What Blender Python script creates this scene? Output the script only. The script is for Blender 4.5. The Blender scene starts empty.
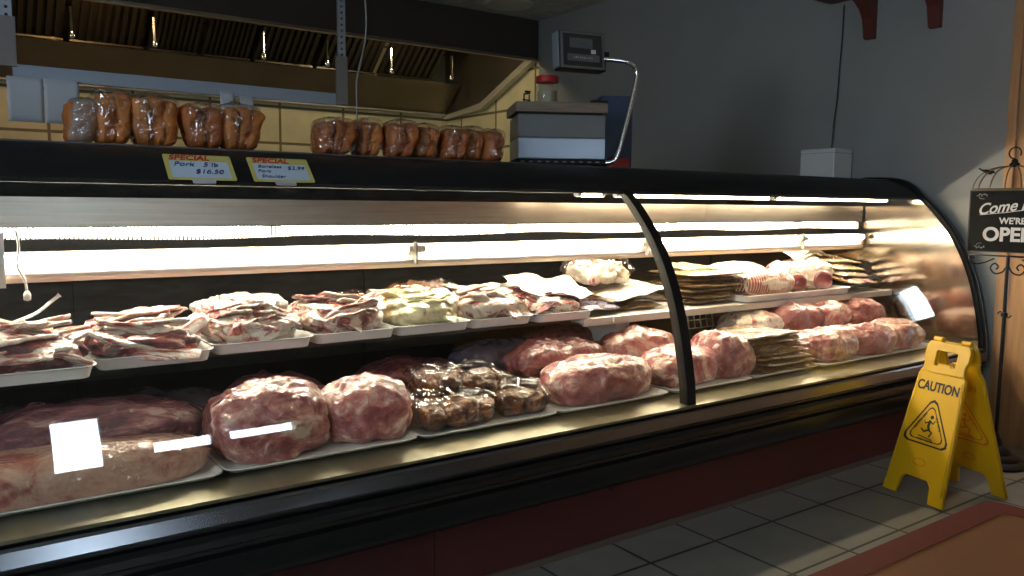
import bpy, bmesh, math, random
from mathutils import Vector, Matrix, noise
PI = math.pi
sc = bpy.context.scene
C = sc.collection

# ------------------------------------------------------------------ camera, world, exposure
EYE = Vector((0, 0, 1.2))
FPX = 812.083
RT, UP, FW = Vector((0.815, -0.579, 0.008)), Vector((0.052, 0.086, 0.995)), Vector((0.577, 0.811, -0.100))
FW.normalize(); RT = (RT - FW * RT.dot(FW)).normalized(); UP = RT.cross(FW)
cam_d = bpy.data.cameras.new('camera'); cam = bpy.data.objects.new('camera', cam_d); C.objects.link(cam)
cam_d.sensor_width = 36; cam_d.lens = FPX / 1024 * 36; cam_d.clip_start = 0.02
M4 = Matrix((RT, UP, -FW)).transposed().to_4x4(); M4.translation = EYE
cam.matrix_world = M4
sc.camera = cam
sc.view_settings.view_transform = 'Standard'; sc.view_settings.look = 'None'
sc.view_settings.exposure = 0.0; sc.view_settings.gamma = 1.0; sc.view_settings.use_curve_mapping = False

w = bpy.data.worlds.new('world'); sc.world = w; w.use_nodes = True
bg = w.node_tree.nodes['Background']; bg.inputs[0].default_value = (0.76, 0.88, 1.0, 1); bg.inputs[1].default_value = 20.0
TUBE = 100.0          # radiance of the fluorescent tubes

def window_portal(name, loc, rot, sx, sy):
    d = bpy.data.lights.new(name, 'AREA'); d.shape = 'RECTANGLE'; d.size = sx; d.size_y = sy
    d.cycles.is_portal = True
    o = bpy.data.objects.new(name, d); C.objects.link(o); o.location = loc; o.rotation_euler = rot
    return o
WIN_L = (-0.2, 1.2, 1.30, 2.25)        # unseen left wall window added to light the room, y0 y1 z0 z1
WIN_F = [(0.63, 0.985, 0.98, 1.84), (1.33, 1.80, 1.04, 1.20), (1.93, 2.50, 1.06, 1.20)]   # front wall x0 x1 z0 z1, low slots shaped for glass reflections
WIN_R = (1.565, 1.72, 0.73, 1.02)      # right wall y0 y1 z0 z1, unseen opening shaped for a glass reflection
XL, XR, YF, YB, ZC = -3.0, 4.42, -3.0, 7.4, 2.82
window_portal('window_light', (XL - .06, (WIN_L[0] + WIN_L[1]) / 2, (WIN_L[2] + WIN_L[3]) / 2), (0, -PI / 2, 0), WIN_L[3] - WIN_L[2], WIN_L[1] - WIN_L[0])
for a in WIN_F:
    window_portal('window_light', ((a[0] + a[1]) / 2, YF - .06, (a[2] + a[3]) / 2), (PI / 2, 0, PI), a[1] - a[0], a[3] - a[2])
window_portal('window_light', (XR + .06, (WIN_R[0] + WIN_R[1]) / 2, (WIN_R[2] + WIN_R[3]) / 2), (0, PI / 2, 0), WIN_R[3] - WIN_R[2], WIN_R[1] - WIN_R[0])

# ------------------------------------------------------------------ materials
MATS = {}
def nt(name):
    m = bpy.data.materials.new(name); m.use_nodes = True; MATS[name] = m
    n = m.node_tree.nodes; l = m.node_tree.links; n.clear()
    out = n.new('ShaderNodeOutputMaterial')
    return m, n, l, out
def mat(name, col, rough=.5, metal=0., coat=0., bump=0., bscale=50., var=0., vscale=6., spec=.5, emit=None, estr=0., coatr=.1, stretch=(1, 1, 1)):
    if name in MATS: return MATS[name]
    m, n, l, out = nt(name)
    b = n.new('ShaderNodeBsdfPrincipled'); l.new(b.outputs[0], out.inputs[0])
    c = (*col, 1)
    b.inputs['Base Color'].default_value = c; b.inputs['Roughness'].default_value = rough; b.inputs['Metallic'].default_value = metal
    b.inputs['Coat Weight'].default_value = coat; b.inputs['Coat Roughness'].default_value = coatr
    b.inputs['Specular IOR Level'].default_value = spec
    if emit: b.inputs['Emission Color'].default_value = (*emit, 1); b.inputs['Emission Strength'].default_value = estr
    if var or bump:
        tc = n.new('ShaderNodeTexCoord'); mp = n.new('ShaderNodeMapping'); mp.inputs['Scale'].default_value = stretch
        l.new(tc.outputs['Object'], mp.inputs[0])
    if var:
        t = n.new('ShaderNodeTexNoise'); t.inputs['Scale'].default_value = vscale; t.inputs['Detail'].default_value = 5
        l.new(mp.outputs[0], t.inputs[0])
        r = n.new('ShaderNodeValToRGB'); r.color_ramp.elements[0].position = .3; r.color_ramp.elements[1].position = .7
        r.color_ramp.elements[0].color = (*[x * (1 - var) for x in col], 1); r.color_ramp.elements[1].color = (*[min(1, x * (1 + var)) for x in col], 1)
        l.new(t.outputs[0], r.inputs[0]); l.new(r.outputs[0], b.inputs['Base Color'])
    if bump:
        t = n.new('ShaderNodeTexNoise'); t.inputs['Scale'].default_value = bscale; t.inputs['Detail'].default_value = 4
        l.new(mp.outputs[0], t.inputs[0])
        bp = n.new('ShaderNodeBump'); bp.inputs['Strength'].default_value = bump; bp.inputs['Distance'].default_value = .01
        l.new(t.outputs[0], bp.inputs['Height']); l.new(bp.outputs[0], b.inputs['Normal'])
    return m
def emission(name, col, s):
    m, n, l, out = nt(name)
    e = n.new('ShaderNodeEmission'); e.inputs[0].default_value = (*col, 1); e.inputs[1].default_value = s
    l.new(e.outputs[0], out.inputs[0]); return m
def clear(name, tint=(1, 1, 1), f0=.045, rough=.0, wrinkle=0., wscale=40., haze=0., hazecol=(.8, .8, .8), gcol=(1, 1, 1)):
    """thin glass or film: transparent + fresnel gloss (+ a little milky diffuse)"""
    m, n, l, out = nt(name)
    tr = n.new('ShaderNodeBsdfTransparent'); tr.inputs[0].default_value = (*tint, 1)
    gl = n.new('ShaderNodeBsdfGlossy'); gl.inputs['Roughness'].default_value = rough; gl.inputs[0].default_value = (*gcol, 1)
    lw = n.new('ShaderNodeLayerWeight'); lw.inputs['Blend'].default_value = .5
    p = n.new('ShaderNodeMath'); p.operation = 'POWER'; p.inputs[1].default_value = 5.0; l.new(lw.outputs['Facing'], p.inputs[0])
    ma = n.new('ShaderNodeMath'); ma.operation = 'MULTIPLY_ADD'; ma.inputs[1].default_value = 1 - f0; ma.inputs[2].default_value = f0
    l.new(p.outputs[0], ma.inputs[0])
    mx = n.new('ShaderNodeMixShader'); l.new(ma.outputs[0], mx.inputs[0]); l.new(gl.outputs[0], mx.inputs[2])
    if haze:
        df = n.new('ShaderNodeBsdfDiffuse'); df.inputs[0].default_value = (*hazecol, 1)
        m2 = n.new('ShaderNodeMixShader'); m2.inputs[0].default_value = haze
        l.new(tr.outputs[0], m2.inputs[1]); l.new(df.outputs[0], m2.inputs[2]); l.new(m2.outputs[0], mx.inputs[1])
    else:
        l.new(tr.outputs[0], mx.inputs[1])
    if wrinkle:
        tc = n.new('ShaderNodeTexCoord'); t = n.new('ShaderNodeTexNoise'); t.inputs['Scale'].default_value = wscale; t.inputs['Detail'].default_value = 3
        t.inputs['Distortion'].default_value = 1.0; t.noise_type = 'RIDGED_MULTIFRACTAL'
        l.new(tc.outputs['Object'], t.inputs[0]); bp = n.new('ShaderNodeBump'); bp.inputs['Strength'].default_value = wrinkle; bp.inputs['Distance'].default_value = .02
        l.new(t.outputs[0], bp.inputs['Height']); l.new(bp.outputs[0], gl.inputs['Normal']); l.new(bp.outputs[0], lw.inputs['Normal'])
    l.new(mx.outputs[0], out.inputs[0]); return m
def meat(name, stops, scale=9., stretch=(1, 1, 1), dist=1.2, rough=.32, coat=.6, film=.0, fscale=35., detail=6., net=None):
    """raw meat: marbled noise colours, wet coat; film > 0 adds the wrinkled gleam of plastic wrap"""
    m, n, l, out = nt(name)
    b = n.new('ShaderNodeBsdfPrincipled'); l.new(b.outputs[0], out.inputs[0])
    tc = n.new('ShaderNodeTexCoord'); oi = n.new('ShaderNodeObjectInfo')
    mp = n.new('ShaderNodeMapping'); mp.inputs['Scale'].default_value = stretch; l.new(tc.outputs['Object'], mp.inputs[0])
    mu = n.new('ShaderNodeMath'); mu.operation = 'MULTIPLY'; mu.inputs[1].default_value = 40; l.new(oi.outputs['Random'], mu.inputs[0])
    t = n.new('ShaderNodeTexNoise'); t.noise_dimensions = '4D'; t.inputs['Scale'].default_value = scale * 1.45; t.inputs['Detail'].default_value = detail
    t.inputs['Distortion'].default_value = dist; t.inputs['Roughness'].default_value = .62; l.new(mp.outputs[0], t.inputs['Vector']); l.new(mu.outputs[0], t.inputs['W'])
    r = n.new('ShaderNodeValToRGB'); e = r.color_ramp.elements
    while len(e) < len(stops): e.new(.5)
    for k, (p, c) in enumerate(stops): e[k].position = p; e[k].color = (*c, 1)
    l.new(t.outputs[0], r.inputs[0]); colour = r.outputs[0]
    hsv = n.new('ShaderNodeHueSaturation'); ra = n.new('ShaderNodeMapRange'); ra.inputs[3].default_value = .75; ra.inputs[4].default_value = 1.2
    l.new(oi.outputs['Random'], ra.inputs[0]); l.new(ra.outputs[0], hsv.inputs['Value']); l.new(colour, hsv.inputs['Color']); colour = hsv.outputs[0]
    if net:
        w1 = n.new('ShaderNodeTexWave'); w1.inputs['Scale'].default_value = net; w1.inputs['Distortion'].default_value = 1.0; w1.bands_direction = 'X'
        l.new(tc.outputs['Object'], w1.inputs[0])
        w2 = n.new('ShaderNodeTexWave'); w2.inputs['Scale'].default_value = net * .45; w2.inputs['Distortion'].default_value = 1.0; w2.bands_direction = 'Y'
        l.new(tc.outputs['Object'], w2.inputs[0])
        mxx = n.new('ShaderNodeMath'); mxx.operation = 'MAXIMUM'; l.new(w1.outputs['Fac'], mxx.inputs[0]); l.new(w2.outputs['Fac'], mxx.inputs[1])
        st = n.new('ShaderNodeMapRange'); st.inputs[1].default_value = .80; st.inputs[2].default_value = .92; l.new(mxx.outputs[0], st.inputs[0])
        mc = n.new('ShaderNodeMix'); mc.data_type = 'RGBA'; l.new(st.outputs[0], mc.inputs['Factor']); l.new(colour, mc.inputs['A']); mc.inputs['B'].default_value = (.85, .75, .62, 1)
        colour = mc.outputs['Result']
    l.new(colour, b.inputs['Base Color'])
    b.inputs['Roughness'].default_value = rough; b.inputs['Coat Weight'].default_value = coat; b.inputs['Coat Roughness'].default_value = .08
    t2 = n.new('ShaderNodeTexNoise'); t2.inputs['Scale'].default_value = 70; t2.inputs['Detail'].default_value = 4; l.new(tc.outputs['Object'], t2.inputs[0])
    bp = n.new('ShaderNodeBump'); bp.inputs['Strength'].default_value = .9; bp.inputs['Distance'].default_value = .008
    l.new(t2.outputs[0], bp.inputs['Height']); l.new(bp.outputs[0], b.inputs['Normal'])
    if film:
        t3 = n.new('ShaderNodeTexNoise'); t3.noise_type = 'RIDGED_MULTIFRACTAL'; t3.inputs['Scale'].default_value = fscale * .8; t3.inputs['Detail'].default_value = 3; t3.inputs['Distortion'].default_value = 1.2
        mp2 = n.new('ShaderNodeMapping'); mp2.inputs['Scale'].default_value = (.6, 1.6, 1); mp2.inputs['Rotation'].default_value = (0, 0, .5)
        l.new(tc.outputs['Object'], mp2.inputs[0]); l.new(mp2.outputs[0], t3.inputs[0])
        b2 = n.new('ShaderNodeBump'); b2.inputs['Strength'].default_value = film; b2.inputs['Distance'].default_value = .035
        l.new(t3.outputs[0], b2.inputs['Height']); l.new(b2.outputs[0], b.inputs['Coat Normal'])
        b.inputs['Coat Weight'].default_value = 1
    return m
RED, DRED, PINK, FAT, PURP = (.32, .03, .025), (.12, .012, .012), (.52, .19, .15), (.86, .74, .62), (.11, .03, .05)
M = {
 'black': mat('black enamel', (.006, .006, .007), .28, coat=.3),
 'hoodblack': mat('black canopy', (.012, .012, .013), .42, spec=.25),
 'rubber': mat('black rubber', (.008, .008, .008), .6, spec=.2),
 'bumper': mat('dark bumper metal', (.20, .21, .23), .22, metal=.95),
 'steel': mat('brushed steel', (.34, .295, .26), .30, metal=1, var=.12, vscale=3, stretch=(1, 8, 40)),
 'sill': mat('sill steel', (.27, .25, .17), .36, metal=.85, var=.15, vscale=4, stretch=(6, 1, 1)),
 'mirror': mat('polished end steel', (.40, .35, .29), .12, metal=1, bump=.05, bscale=6),
 'darkin': mat('dark inner panel', (.004, .0035, .003), .9, spec=.0),
 'deckm': mat('dark deck panel', (.035, .033, .03), .35, metal=.3),
 'kick': mat('oxblood kick panel', (.085, .016, .014), .6, var=.15, vscale=3),
 'white': mat('white plastic', (.74, .74, .72), .35, coat=.2),
 'cream': mat('cream enamel', (.74, .62, .52), .4),
 'tray': mat('white plastic tray', (.78, .78, .76), .35, coat=.3),
 'shelf': mat('shelf enamel', (.62, .58, .53), .35),
 'glass': clear('case glass', (.97, .985, .975), .05),
 'pane': clear('window glass', (.97, .99, 1), .045),
 'film': clear('bread bag film', (.98, .97, .96), .13, .05, wrinkle=1.0, wscale=28),
 'filmhazy': clear('hazy bag film', (.9, .93, .93), .10, .12, wrinkle=1.0, wscale=22, haze=.30, hazecol=(.5, .55, .52)),
 'film2': clear('crumpled meat bag film', (.93, .89, .83), .04, .06, wrinkle=.7, wscale=16),
 'crust': mat('bread crust', (.50, .17, .03), .55, var=.5, vscale=14, bump=.4, bscale=60, stretch=(1, 1, .5)),
 'crust2': mat('dark bread crust', (.40, .12, .025), .55, var=.45, vscale=14, bump=.4, bscale=60, stretch=(1, 1, .5)),
 'tube': emission('lit fluorescent tube', (1, .90, .72), TUBE),
 'tubewarm': emission('warm lit fluorescent tube', (1, .80, .52), TUBE * .75),
 'metalcap': mat('tube cap', (.6, .6, .58), .4, metal=.8),
 'yellow': mat('yellow plastic', (.66, .37, .004), .42, bump=.05, bscale=120),
 'signblack': mat('black print', (.015, .012, .01), .5),
 'signred': mat('orange print', (.55, .16, .01), .5),
 'board': mat('chalkboard', (.008, .008, .008), .8, var=.3, vscale=20, spec=.15),
 'chalk': mat('chalk lettering', (.62, .62, .62), .7),
 'iron': mat('black wrought iron', (.015, .013, .012), .45, metal=.5),
 'brass': mat('dull bronze wire', (.16, .11, .05), .45, metal=.7),
 'tabletop': mat('brown laminate', (.27, .10, .035), .6, var=.08, vscale=3, spec=.2),
 'tableedge': mat('red brown edging', (.17, .022, .010), .6, spec=.2),
 'wallr': mat('grey painted wall', (.31, .315, .30), .75, var=.06, vscale=2, bump=.04, bscale=90),
 'wallf': mat('dull painted wall', (.16, .15, .14), .8),
 'tan': mat('tan wood', (.50, .27, .12), .5, var=.25, vscale=5, stretch=(6, 6, .5)),
 'ceil': mat('ceiling board', (.55, .56, .52), .85, var=.25, vscale=9),
 'hood': mat('hood stainless', (.30, .26, .20), .34, metal=.85, var=.15, vscale=2),
 'hooddark': mat('dark hood face', (.060, .048, .040), .5, metal=.2),
 'filter': mat('greasy filter metal', (.10, .085, .065), .38, metal=.8),
 'paper': mat('white paper', (.55, .58, .62), .8),
 'railm': mat('blue grey steel rail', (.36, .42, .50), .45, metal=.3),
 'bracket': mat('red brown wood', (.13, .03, .022), .45),
 'scalew': mat('scale steel', (.40, .46, .55), .38, metal=.65),
 'scaled': mat('scale dark grey steel', (.15, .15, .15), .45, metal=.4),
 'chrome': mat('chrome', (.75, .76, .78), .14, metal=1),
 'blue': mat('dark blue plastic', (.012, .035, .085), .5),
 'redp': mat('red plastic', (.42, .02, .02), .45),
 'lcd': mat('grey display', (.10, .11, .11), .25),
 'wood': mat('worn wood board', (.20, .15, .11), .6, var=.2, vscale=10, stretch=(1, 8, 8)),
 'cord': mat('black cord', (.02, .02, .02), .5),
 'greycord': mat('grey cord', (.33, .33, .32), .5),
 'honey': mat('perforated grille', (.005, .005, .005), 1.0, spec=.0),
 'plate': mat('grey steel plate', (.26, .24, .23), .5, metal=.4),
 'cardy': mat('yellow card', (.62, .55, .16), .6),
 'cardb': mat('pale blue card', (.55, .68, .82), .6),
 'ink': mat('navy ink', (.03, .04, .16), .6),
 'redink': mat('red ink', (.55, .03, .05), .6),
 'm_rib': meat('rib strips', [(.28, DRED), (.38, RED), (.45, PINK), (.51, FAT), (.75, FAT)], 11, (.5, 2.2, 2)),
 'm_dark': meat('dark strips', [(.35, PURP), (.50, DRED), (.60, RED), (.70, FAT)], 11, (.5, 2.2, 2)),
 'm_fat': meat('fatty cuts', [(.30, DRED), (.37, RED), (.42, PINK), (.48, FAT), (.8, (.90, .80, .66))], 10, (.8, 1.5, 1)),
 'm_slice': meat('pale slices', [(.36, DRED), (.42, RED), (.47, PINK), (.53, FAT), (.8, FAT)], 13, (.7, 1.6, 1)),
 'm_tripe': meat('pale yellow tripe', [(.32, (.36, .20, .07)), (.44, (.70, .60, .32)), (.7, (.86, .80, .56))], 14),
 'm_brown': meat('brown meat', [(.3, (.03, .008, .004)), (.50, (.12, .03, .010)), (.62, (.32, .10, .02)), (.75, (.42, .20, .07))], 10, film=.8),
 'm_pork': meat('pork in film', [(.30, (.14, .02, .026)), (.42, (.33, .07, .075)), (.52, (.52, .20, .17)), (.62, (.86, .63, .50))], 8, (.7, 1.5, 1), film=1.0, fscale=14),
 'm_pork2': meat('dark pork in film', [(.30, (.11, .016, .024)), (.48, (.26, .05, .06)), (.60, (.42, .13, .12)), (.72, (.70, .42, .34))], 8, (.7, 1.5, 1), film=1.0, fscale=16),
 'm_slab': meat('pale rib slab', [(.28, (.24, .03, .03)), (.38, (.46, .14, .10)), (.48, (.66, .36, .26)), (.7, (.80, .56, .42))], 7, (1, 1.2, 1), film=.6),
 'm_purple': meat('purple muscle', [(.30, (.06, .015, .035)), (.46, (.17, .04, .07)), (.56, (.34, .11, .12)), (.66, (.66, .40, .36))], 9, (.35, 3, 2), film=.8),
 'm_net': meat('netted roast', [(.3, (.24, .03, .03)), (.5, (.42, .08, .07)), (.65, (.62, .28, .22))], 8, net=22),
 'm_netpale': meat('pale netted roast', [(.3, (.5, .3, .2)), (.5, (.75, .6, .45)), (.65, (.85, .72, .58))], 8, net=22),
 'm_pack': meat('flat pack meat', [(.3, (.10, .05, .02)), (.48, (.26, .15, .06)), (.6, (.42, .29, .13)), (.72, (.62, .48, .28))], 22, film=.8, fscale=30),
 'm_packdark': meat('dark flat pack meat', [(.3, (.06, .03, .015)), (.5, (.16, .09, .04)), (.65, (.30, .2, .1)), (.8, (.5, .38, .22))], 22, film=.8, fscale=30),
 'whitepack': mat('white wrapped pack', (.74, .68, .56), .35, coat=.8, var=.15, vscale=8, bump=.5, bscale=18),
 'm_white': meat('cloudy pack', [(.30, (.40, .24, .14)), (.40, (.72, .62, .48)), (.6, (.84, .78, .68))], 7, film=1.0, fscale=14),
 'bluefilm': mat('bluish vacuum pack', (.14, .12, .17), .25, coat=1, var=.4, vscale=7, bump=.5, bscale=12),
}
def tiles_mat(name, axis_u, axis_v, tw, th, off, col, grout, rough, gw=.006, var=.1):
    m, n, l, out = nt(name)
    b = n.new('ShaderNodeBsdfPrincipled'); l.new(b.outputs[0], out.inputs[0]); b.inputs['Roughness'].default_value = rough
    g = n.new('ShaderNodeNewGeometry'); s = n.new('ShaderNodeSeparateXYZ'); l.new(g.outputs['Position'], s.inputs[0])
    cb = n.new('ShaderNodeCombineXYZ')
    for k, (ax, o) in enumerate(((axis_u, off[0]), (axis_v, off[1]))):
        sub = n.new('ShaderNodeMath'); sub.operation = 'SUBTRACT'; sub.inputs[1].default_value = o
        l.new(s.outputs[ax], sub.inputs[0]); l.new(sub.outputs[0], cb.inputs[k])
    br = n.new('ShaderNodeTexBrick'); br.offset = 0; br.squash = 1
    br.inputs['Scale'].default_value = 1; br.inputs['Brick Width'].default_value = tw; br.inputs['Row Height'].default_value = th
    br.inputs['Mortar Size'].default_value = gw; br.inputs['Mortar Smooth'].default_value = .1
    br.inputs['Color1'].default_value = (*[c * (1 - var) for c in col], 1); br.inputs['Color2'].default_value = (*col, 1); br.inputs['Mortar'].default_value = (*grout, 1)
    l.new(cb.outputs[0], br.inputs[0])
    t = n.new('ShaderNodeTexNoise'); t.inputs['Scale'].default_value = 5; t.inputs['Detail'].default_value = 6; l.new(cb.outputs[0], t.inputs[0])
    mr = n.new('ShaderNodeMapRange'); mr.inputs[3].default_value = .75; mr.inputs[4].default_value = 1.15; l.new(t.outputs[0], mr.inputs[0])
    mx = n.new('ShaderNodeVectorMath'); mx.operation = 'SCALE'; l.new(br.outputs['Color'], mx.inputs[0]); l.new(mr.outputs[0], mx.inputs['Scale'])
    l.new(mx.outputs[0], b.inputs['Base Color'])
    bp = n.new('ShaderNodeBump'); bp.inputs['Strength'].default_value = .4; bp.inputs['Distance'].default_value = .003; bp.invert = True
    l.new(br.outputs['Fac'], bp.inputs['Height']); l.new(bp.outputs[0], b.inputs['Normal'])
    return m
M['floor'] = tiles_mat('floor tiles', 'X', 'Y', .3252, .3252, (1.925, 1.880), (.24, .235, .21), (.022, .02, .018), .5)
M['walltile'] = tiles_mat('kitchen wall tiles', 'X', 'Z', .62, .33, (.78, 1.76), (.86, .78, .48), (.25, .2, .1), .25, .012)
M['walltile_side'] = tiles_mat('kitchen side wall tiles', 'Y', 'Z', .62, .33, (.3, 1.76), (.86, .78, .48), (.25, .2, .1), .25, .012)

# ------------------------------------------------------------------ mesh helpers
def spl(p, n=5):
    out = []; Q = [Vector(v) for v in p]
    for i in range(len(Q) - 1):
        p0, p1, p2, p3 = Q[max(i - 1, 0)], Q[i], Q[i + 1], Q[min(i + 2, len(Q) - 1)]
        for k in range(n):
            t = k / n; out.append(.5 * ((2 * p1) + (-p0 + p2) * t + (2 * p0 - 5 * p1 + 4 * p2 - p3) * t * t + (-p0 + 3 * p1 - 3 * p2 + p3) * t ** 3))
    out.append(Q[-1]); return out
class MB:
    def __init__(s): s.v = []; s.f = []
    def add(s, vs, fs):
        o = len(s.v); s.v += [tuple(v) for v in vs]; s.f += [tuple(i + o for i in f) for f in fs]; return s
    def box(s, x0, x1, y0, y1, z0, z1, mtx=None):
        vs = [Vector((x, y, z)) for x in (x0, x1) for y in (y0, y1) for z in (z0, z1)]
        if mtx: vs = [mtx @ v for v in vs]
        return s.add(vs, [(0, 1, 3, 2), (4, 6, 7, 5), (0, 4, 5, 1), (2, 3, 7, 6), (0, 2, 6, 4), (1, 5, 7, 3)])
    def loft(s, rings, closed=True, caps=True, loop=False):
        n = len(rings[0]); vs = [p for r in rings for p in r]; fs = []
        R = len(rings)
        for i in range(R if loop else R - 1):
            j = (i + 1) % R
            for k in range(n if closed else n - 1):
                k2 = (k + 1) % n
                fs.append((i * n + k, i * n + k2, j * n + k2, j * n + k))
        if caps and closed and not loop:
            fs.append(tuple(reversed(range(n)))); fs.append(tuple((R - 1) * n + k for k in range(n)))
        return s.add(vs, fs)
    def tube(s, pts, r, n=10, caps=True):
        pts = [Vector(p) for p in pts]; rings = []; up = Vector((0, 0, 1)); prev = None
        for i, p in enumerate(pts):
            d = (pts[min(i + 1, len(pts) - 1)] - pts[max(i - 1, 0)]).normalized()
            if prev is None:
                a = d.cross(up) if abs(d.dot(up)) < .95 else d.cross(Vector((1, 0, 0)))
            else: a = prev - d * prev.dot(d)
            a.normalize(); prev = a; b = d.cross(a)
            rr = r[i] if isinstance(r, (list, tuple)) else r
            rings.append([p + (a * math.cos(t) + b * math.sin(t)) * rr for t in [2 * PI * k / n for k in range(n)]])
        return s.loft(rings, True, caps)
    def lathe(s, prof, cx=0, cy=0, n=32):
        return s.loft([[(cx + r * math.cos(2 * PI * k / n), cy + r * math.sin(2 * PI * k / n), z) for k in range(n)] for r, z in prof])
    def prism_x(s, prof, x0, x1):          # profile in (y, z)
        return s.loft([[(x0, y, z) for y, z in prof], [(x1, y, z) for y, z in prof]])
    def prism_z(s, prof, z0, z1):
        return s.loft([[(x, y, z0) for x, y in prof], [(x, y, z1) for x, y in prof]])
    def build(s, name, m, parent=None, smooth=False, bevel=0., bseg=2, loc=None, rot=None):
        me = bpy.data.meshes.new(name); me.from_pydata(s.v, [], s.f)
        bm = bmesh.new(); bm.from_mesh(me); bmesh.ops.recalc_face_normals(bm, faces=bm.faces)
        if bevel:
            es = [e for e in bm.edges if len(e.link_faces) == 2 and e.calc_face_angle(0) > .6]
            bmesh.ops.bevel(bm, geom=es, offset=bevel, segments=bseg, affect='EDGES', profile=.7)
        bm.to_mesh(me); bm.free()
        for p in me.polygons: p.use_smooth = bool(smooth)
        if smooth and smooth != 'all': me.set_sharp_from_angle(angle=math.radians(40))
        return link(name, me, m, parent, loc, rot)
def link(name, me, m, parent=None, loc=None, rot=None):
    if m is not None: me.materials.clear(); me.materials.append(m)
    o = bpy.data.objects.new(name, me); C.objects.link(o)
    if parent: o.parent = parent
    if loc is not None: o.location = loc
    if rot is not None: o.rotation_euler = rot
    return o
def tag(o, label=None, cat=None, group=None, kind=None):
    if label: o['label'] = label
    if cat: o['category'] = cat
    if group: o['group'] = group
    if kind: o['kind'] = kind
    return o
def empty(name, loc=(0, 0, 0), rz=0., label=None, cat=None, group=None, rot=None):
    o = bpy.data.objects.new(name, None); C.objects.link(o); o.location = loc
    o.rotation_euler = rot if rot else (0, 0, rz); o.empty_display_size = .05
    return tag(o, label, cat, group)
def struct(o): o['kind'] = 'structure'; return o
def copy_tree(o, parent=None):
    c = o.copy(); C.objects.link(c); c.parent = parent
    for ch in o.children: copy_tree(ch, c)
    return c
def text_mesh(name, s, size, m, parent, mtx, ext=.0008, shear=0., align='CENTER', bold=0., sx=1.):
    cu = bpy.data.curves.new(name, 'FONT'); cu.body = s; cu.size = size; cu.extrude = ext; cu.shear = shear; cu.align_x = align; cu.align_y = 'CENTER'; cu.offset = bold
    t = bpy.data.objects.new(name, cu); C.objects.link(t); bpy.context.view_layer.update()
    me = bpy.data.meshes.new_from_object(t.evaluated_get(bpy.context.evaluated_depsgraph_get()))
    bpy.data.objects.remove(t); me.transform(mtx @ Matrix.Diagonal((sx, 1, 1, 1)))
    return link(name, me, m, parent)
def plate_mesh(splines, ext, bev=.0):
    cu = bpy.data.curves.new('outline', 'CURVE'); cu.dimensions = '2D'; cu.fill_mode = 'BOTH'; cu.extrude = ext; cu.bevel_depth = bev; cu.bevel_resolution = 1
    for pts in splines:
        sp = cu.splines.new('POLY'); sp.points.add(len(pts) - 1); sp.use_cyclic_u = True
        for i, (x, y) in enumerate(pts): sp.points[i].co = (x, y, 0, 1)
    t = bpy.data.objects.new('outline', cu); C.objects.link(t); bpy.context.view_layer.update()
    me = bpy.data.meshes.new_from_object(t.evaluated_get(bpy.context.evaluated_depsgraph_get()))
    bpy.data.objects.remove(t); return me
def rrect(x0, x1, y0, y1, r, n=4):
    p = []
    for cx, cy, a in ((x1 - r, y1 - r, 0), (x0 + r, y1 - r, 90), (x0 + r, y0 + r, 180), (x1 - r, y0 + r, 270)):
        for k in range(n + 1): t = math.radians(a + 90 * k / n); p.append((cx + r * math.cos(t), cy + r * math.sin(t)))
    return p

# ------------------------------------------------------------------ the room
def wall_with_holes_x(name, x0, x1, ya, yb, holes, m):       # wall in a plane of constant x, holes (y0,y1,z0,z1)
    b = MB(); y = ya
    for h in sorted(holes):
        b.box(x0, x1, y, h[0], 0, ZC); b.box(x0, x1, h[0], h[1], 0, h[2]); b.box(x0, x1, h[0], h[1], h[3], ZC); y = h[1]
    b.box(x0, x1, y, yb, 0, ZC); return struct(b.build(name, m))
def wall_with_holes_y(name, y0, y1, xa, xb, holes, m):
    b = MB(); x = xa
    for h in sorted(holes):
        b.box(x, h[0], y0, y1, 0, ZC); b.box(h[0], h[1], y0, y1, 0, h[2]); b.box(h[0], h[1], y0, y1, h[3], ZC); x = h[1]
    b.box(x, xb, y0, y1, 0, ZC); return struct(b.build(name, m))
struct(MB().box(XL - .1, XR + .1, YF - .1, YB + .1, -.1, 0).build('floor', M['floor']))
struct(MB().box(XL - .1, XR + .1, YF - .1, YB + .1, ZC, ZC + .1).build('ceiling', M['ceil']))
wall_with_holes_x('wall_left', XL - .1, XL, YF - .1, YB + .1, [WIN_L], M['wallf'])
wall_with_holes_y('wall_front', YF - .1, YF, XL, XR, WIN_F, M['wallf'])
struct(MB().box(XL, XR, YB, YB + .1, 0, ZC).build('wall_back', M['walltile']))
b = MB(); b.box(XR, XR + .1, 3.27, 5.83, 0, ZC).box(XR, XR + .1, 5.83, YB + .1, 2.5, ZC)
struct(b.build('wall_kitchen', M['wallr']))
struct(MB().box(XR, XR + .1, 5.83, YB + .1, 0, 2.5).build('wall_kitchen_tiled', M['walltile_side']))
b = MB(); b.box(XR - .012, XR + .1, 1.93, 3.27, 0, ZC); struct(b.build('wall_right', M['wallr']))
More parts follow.
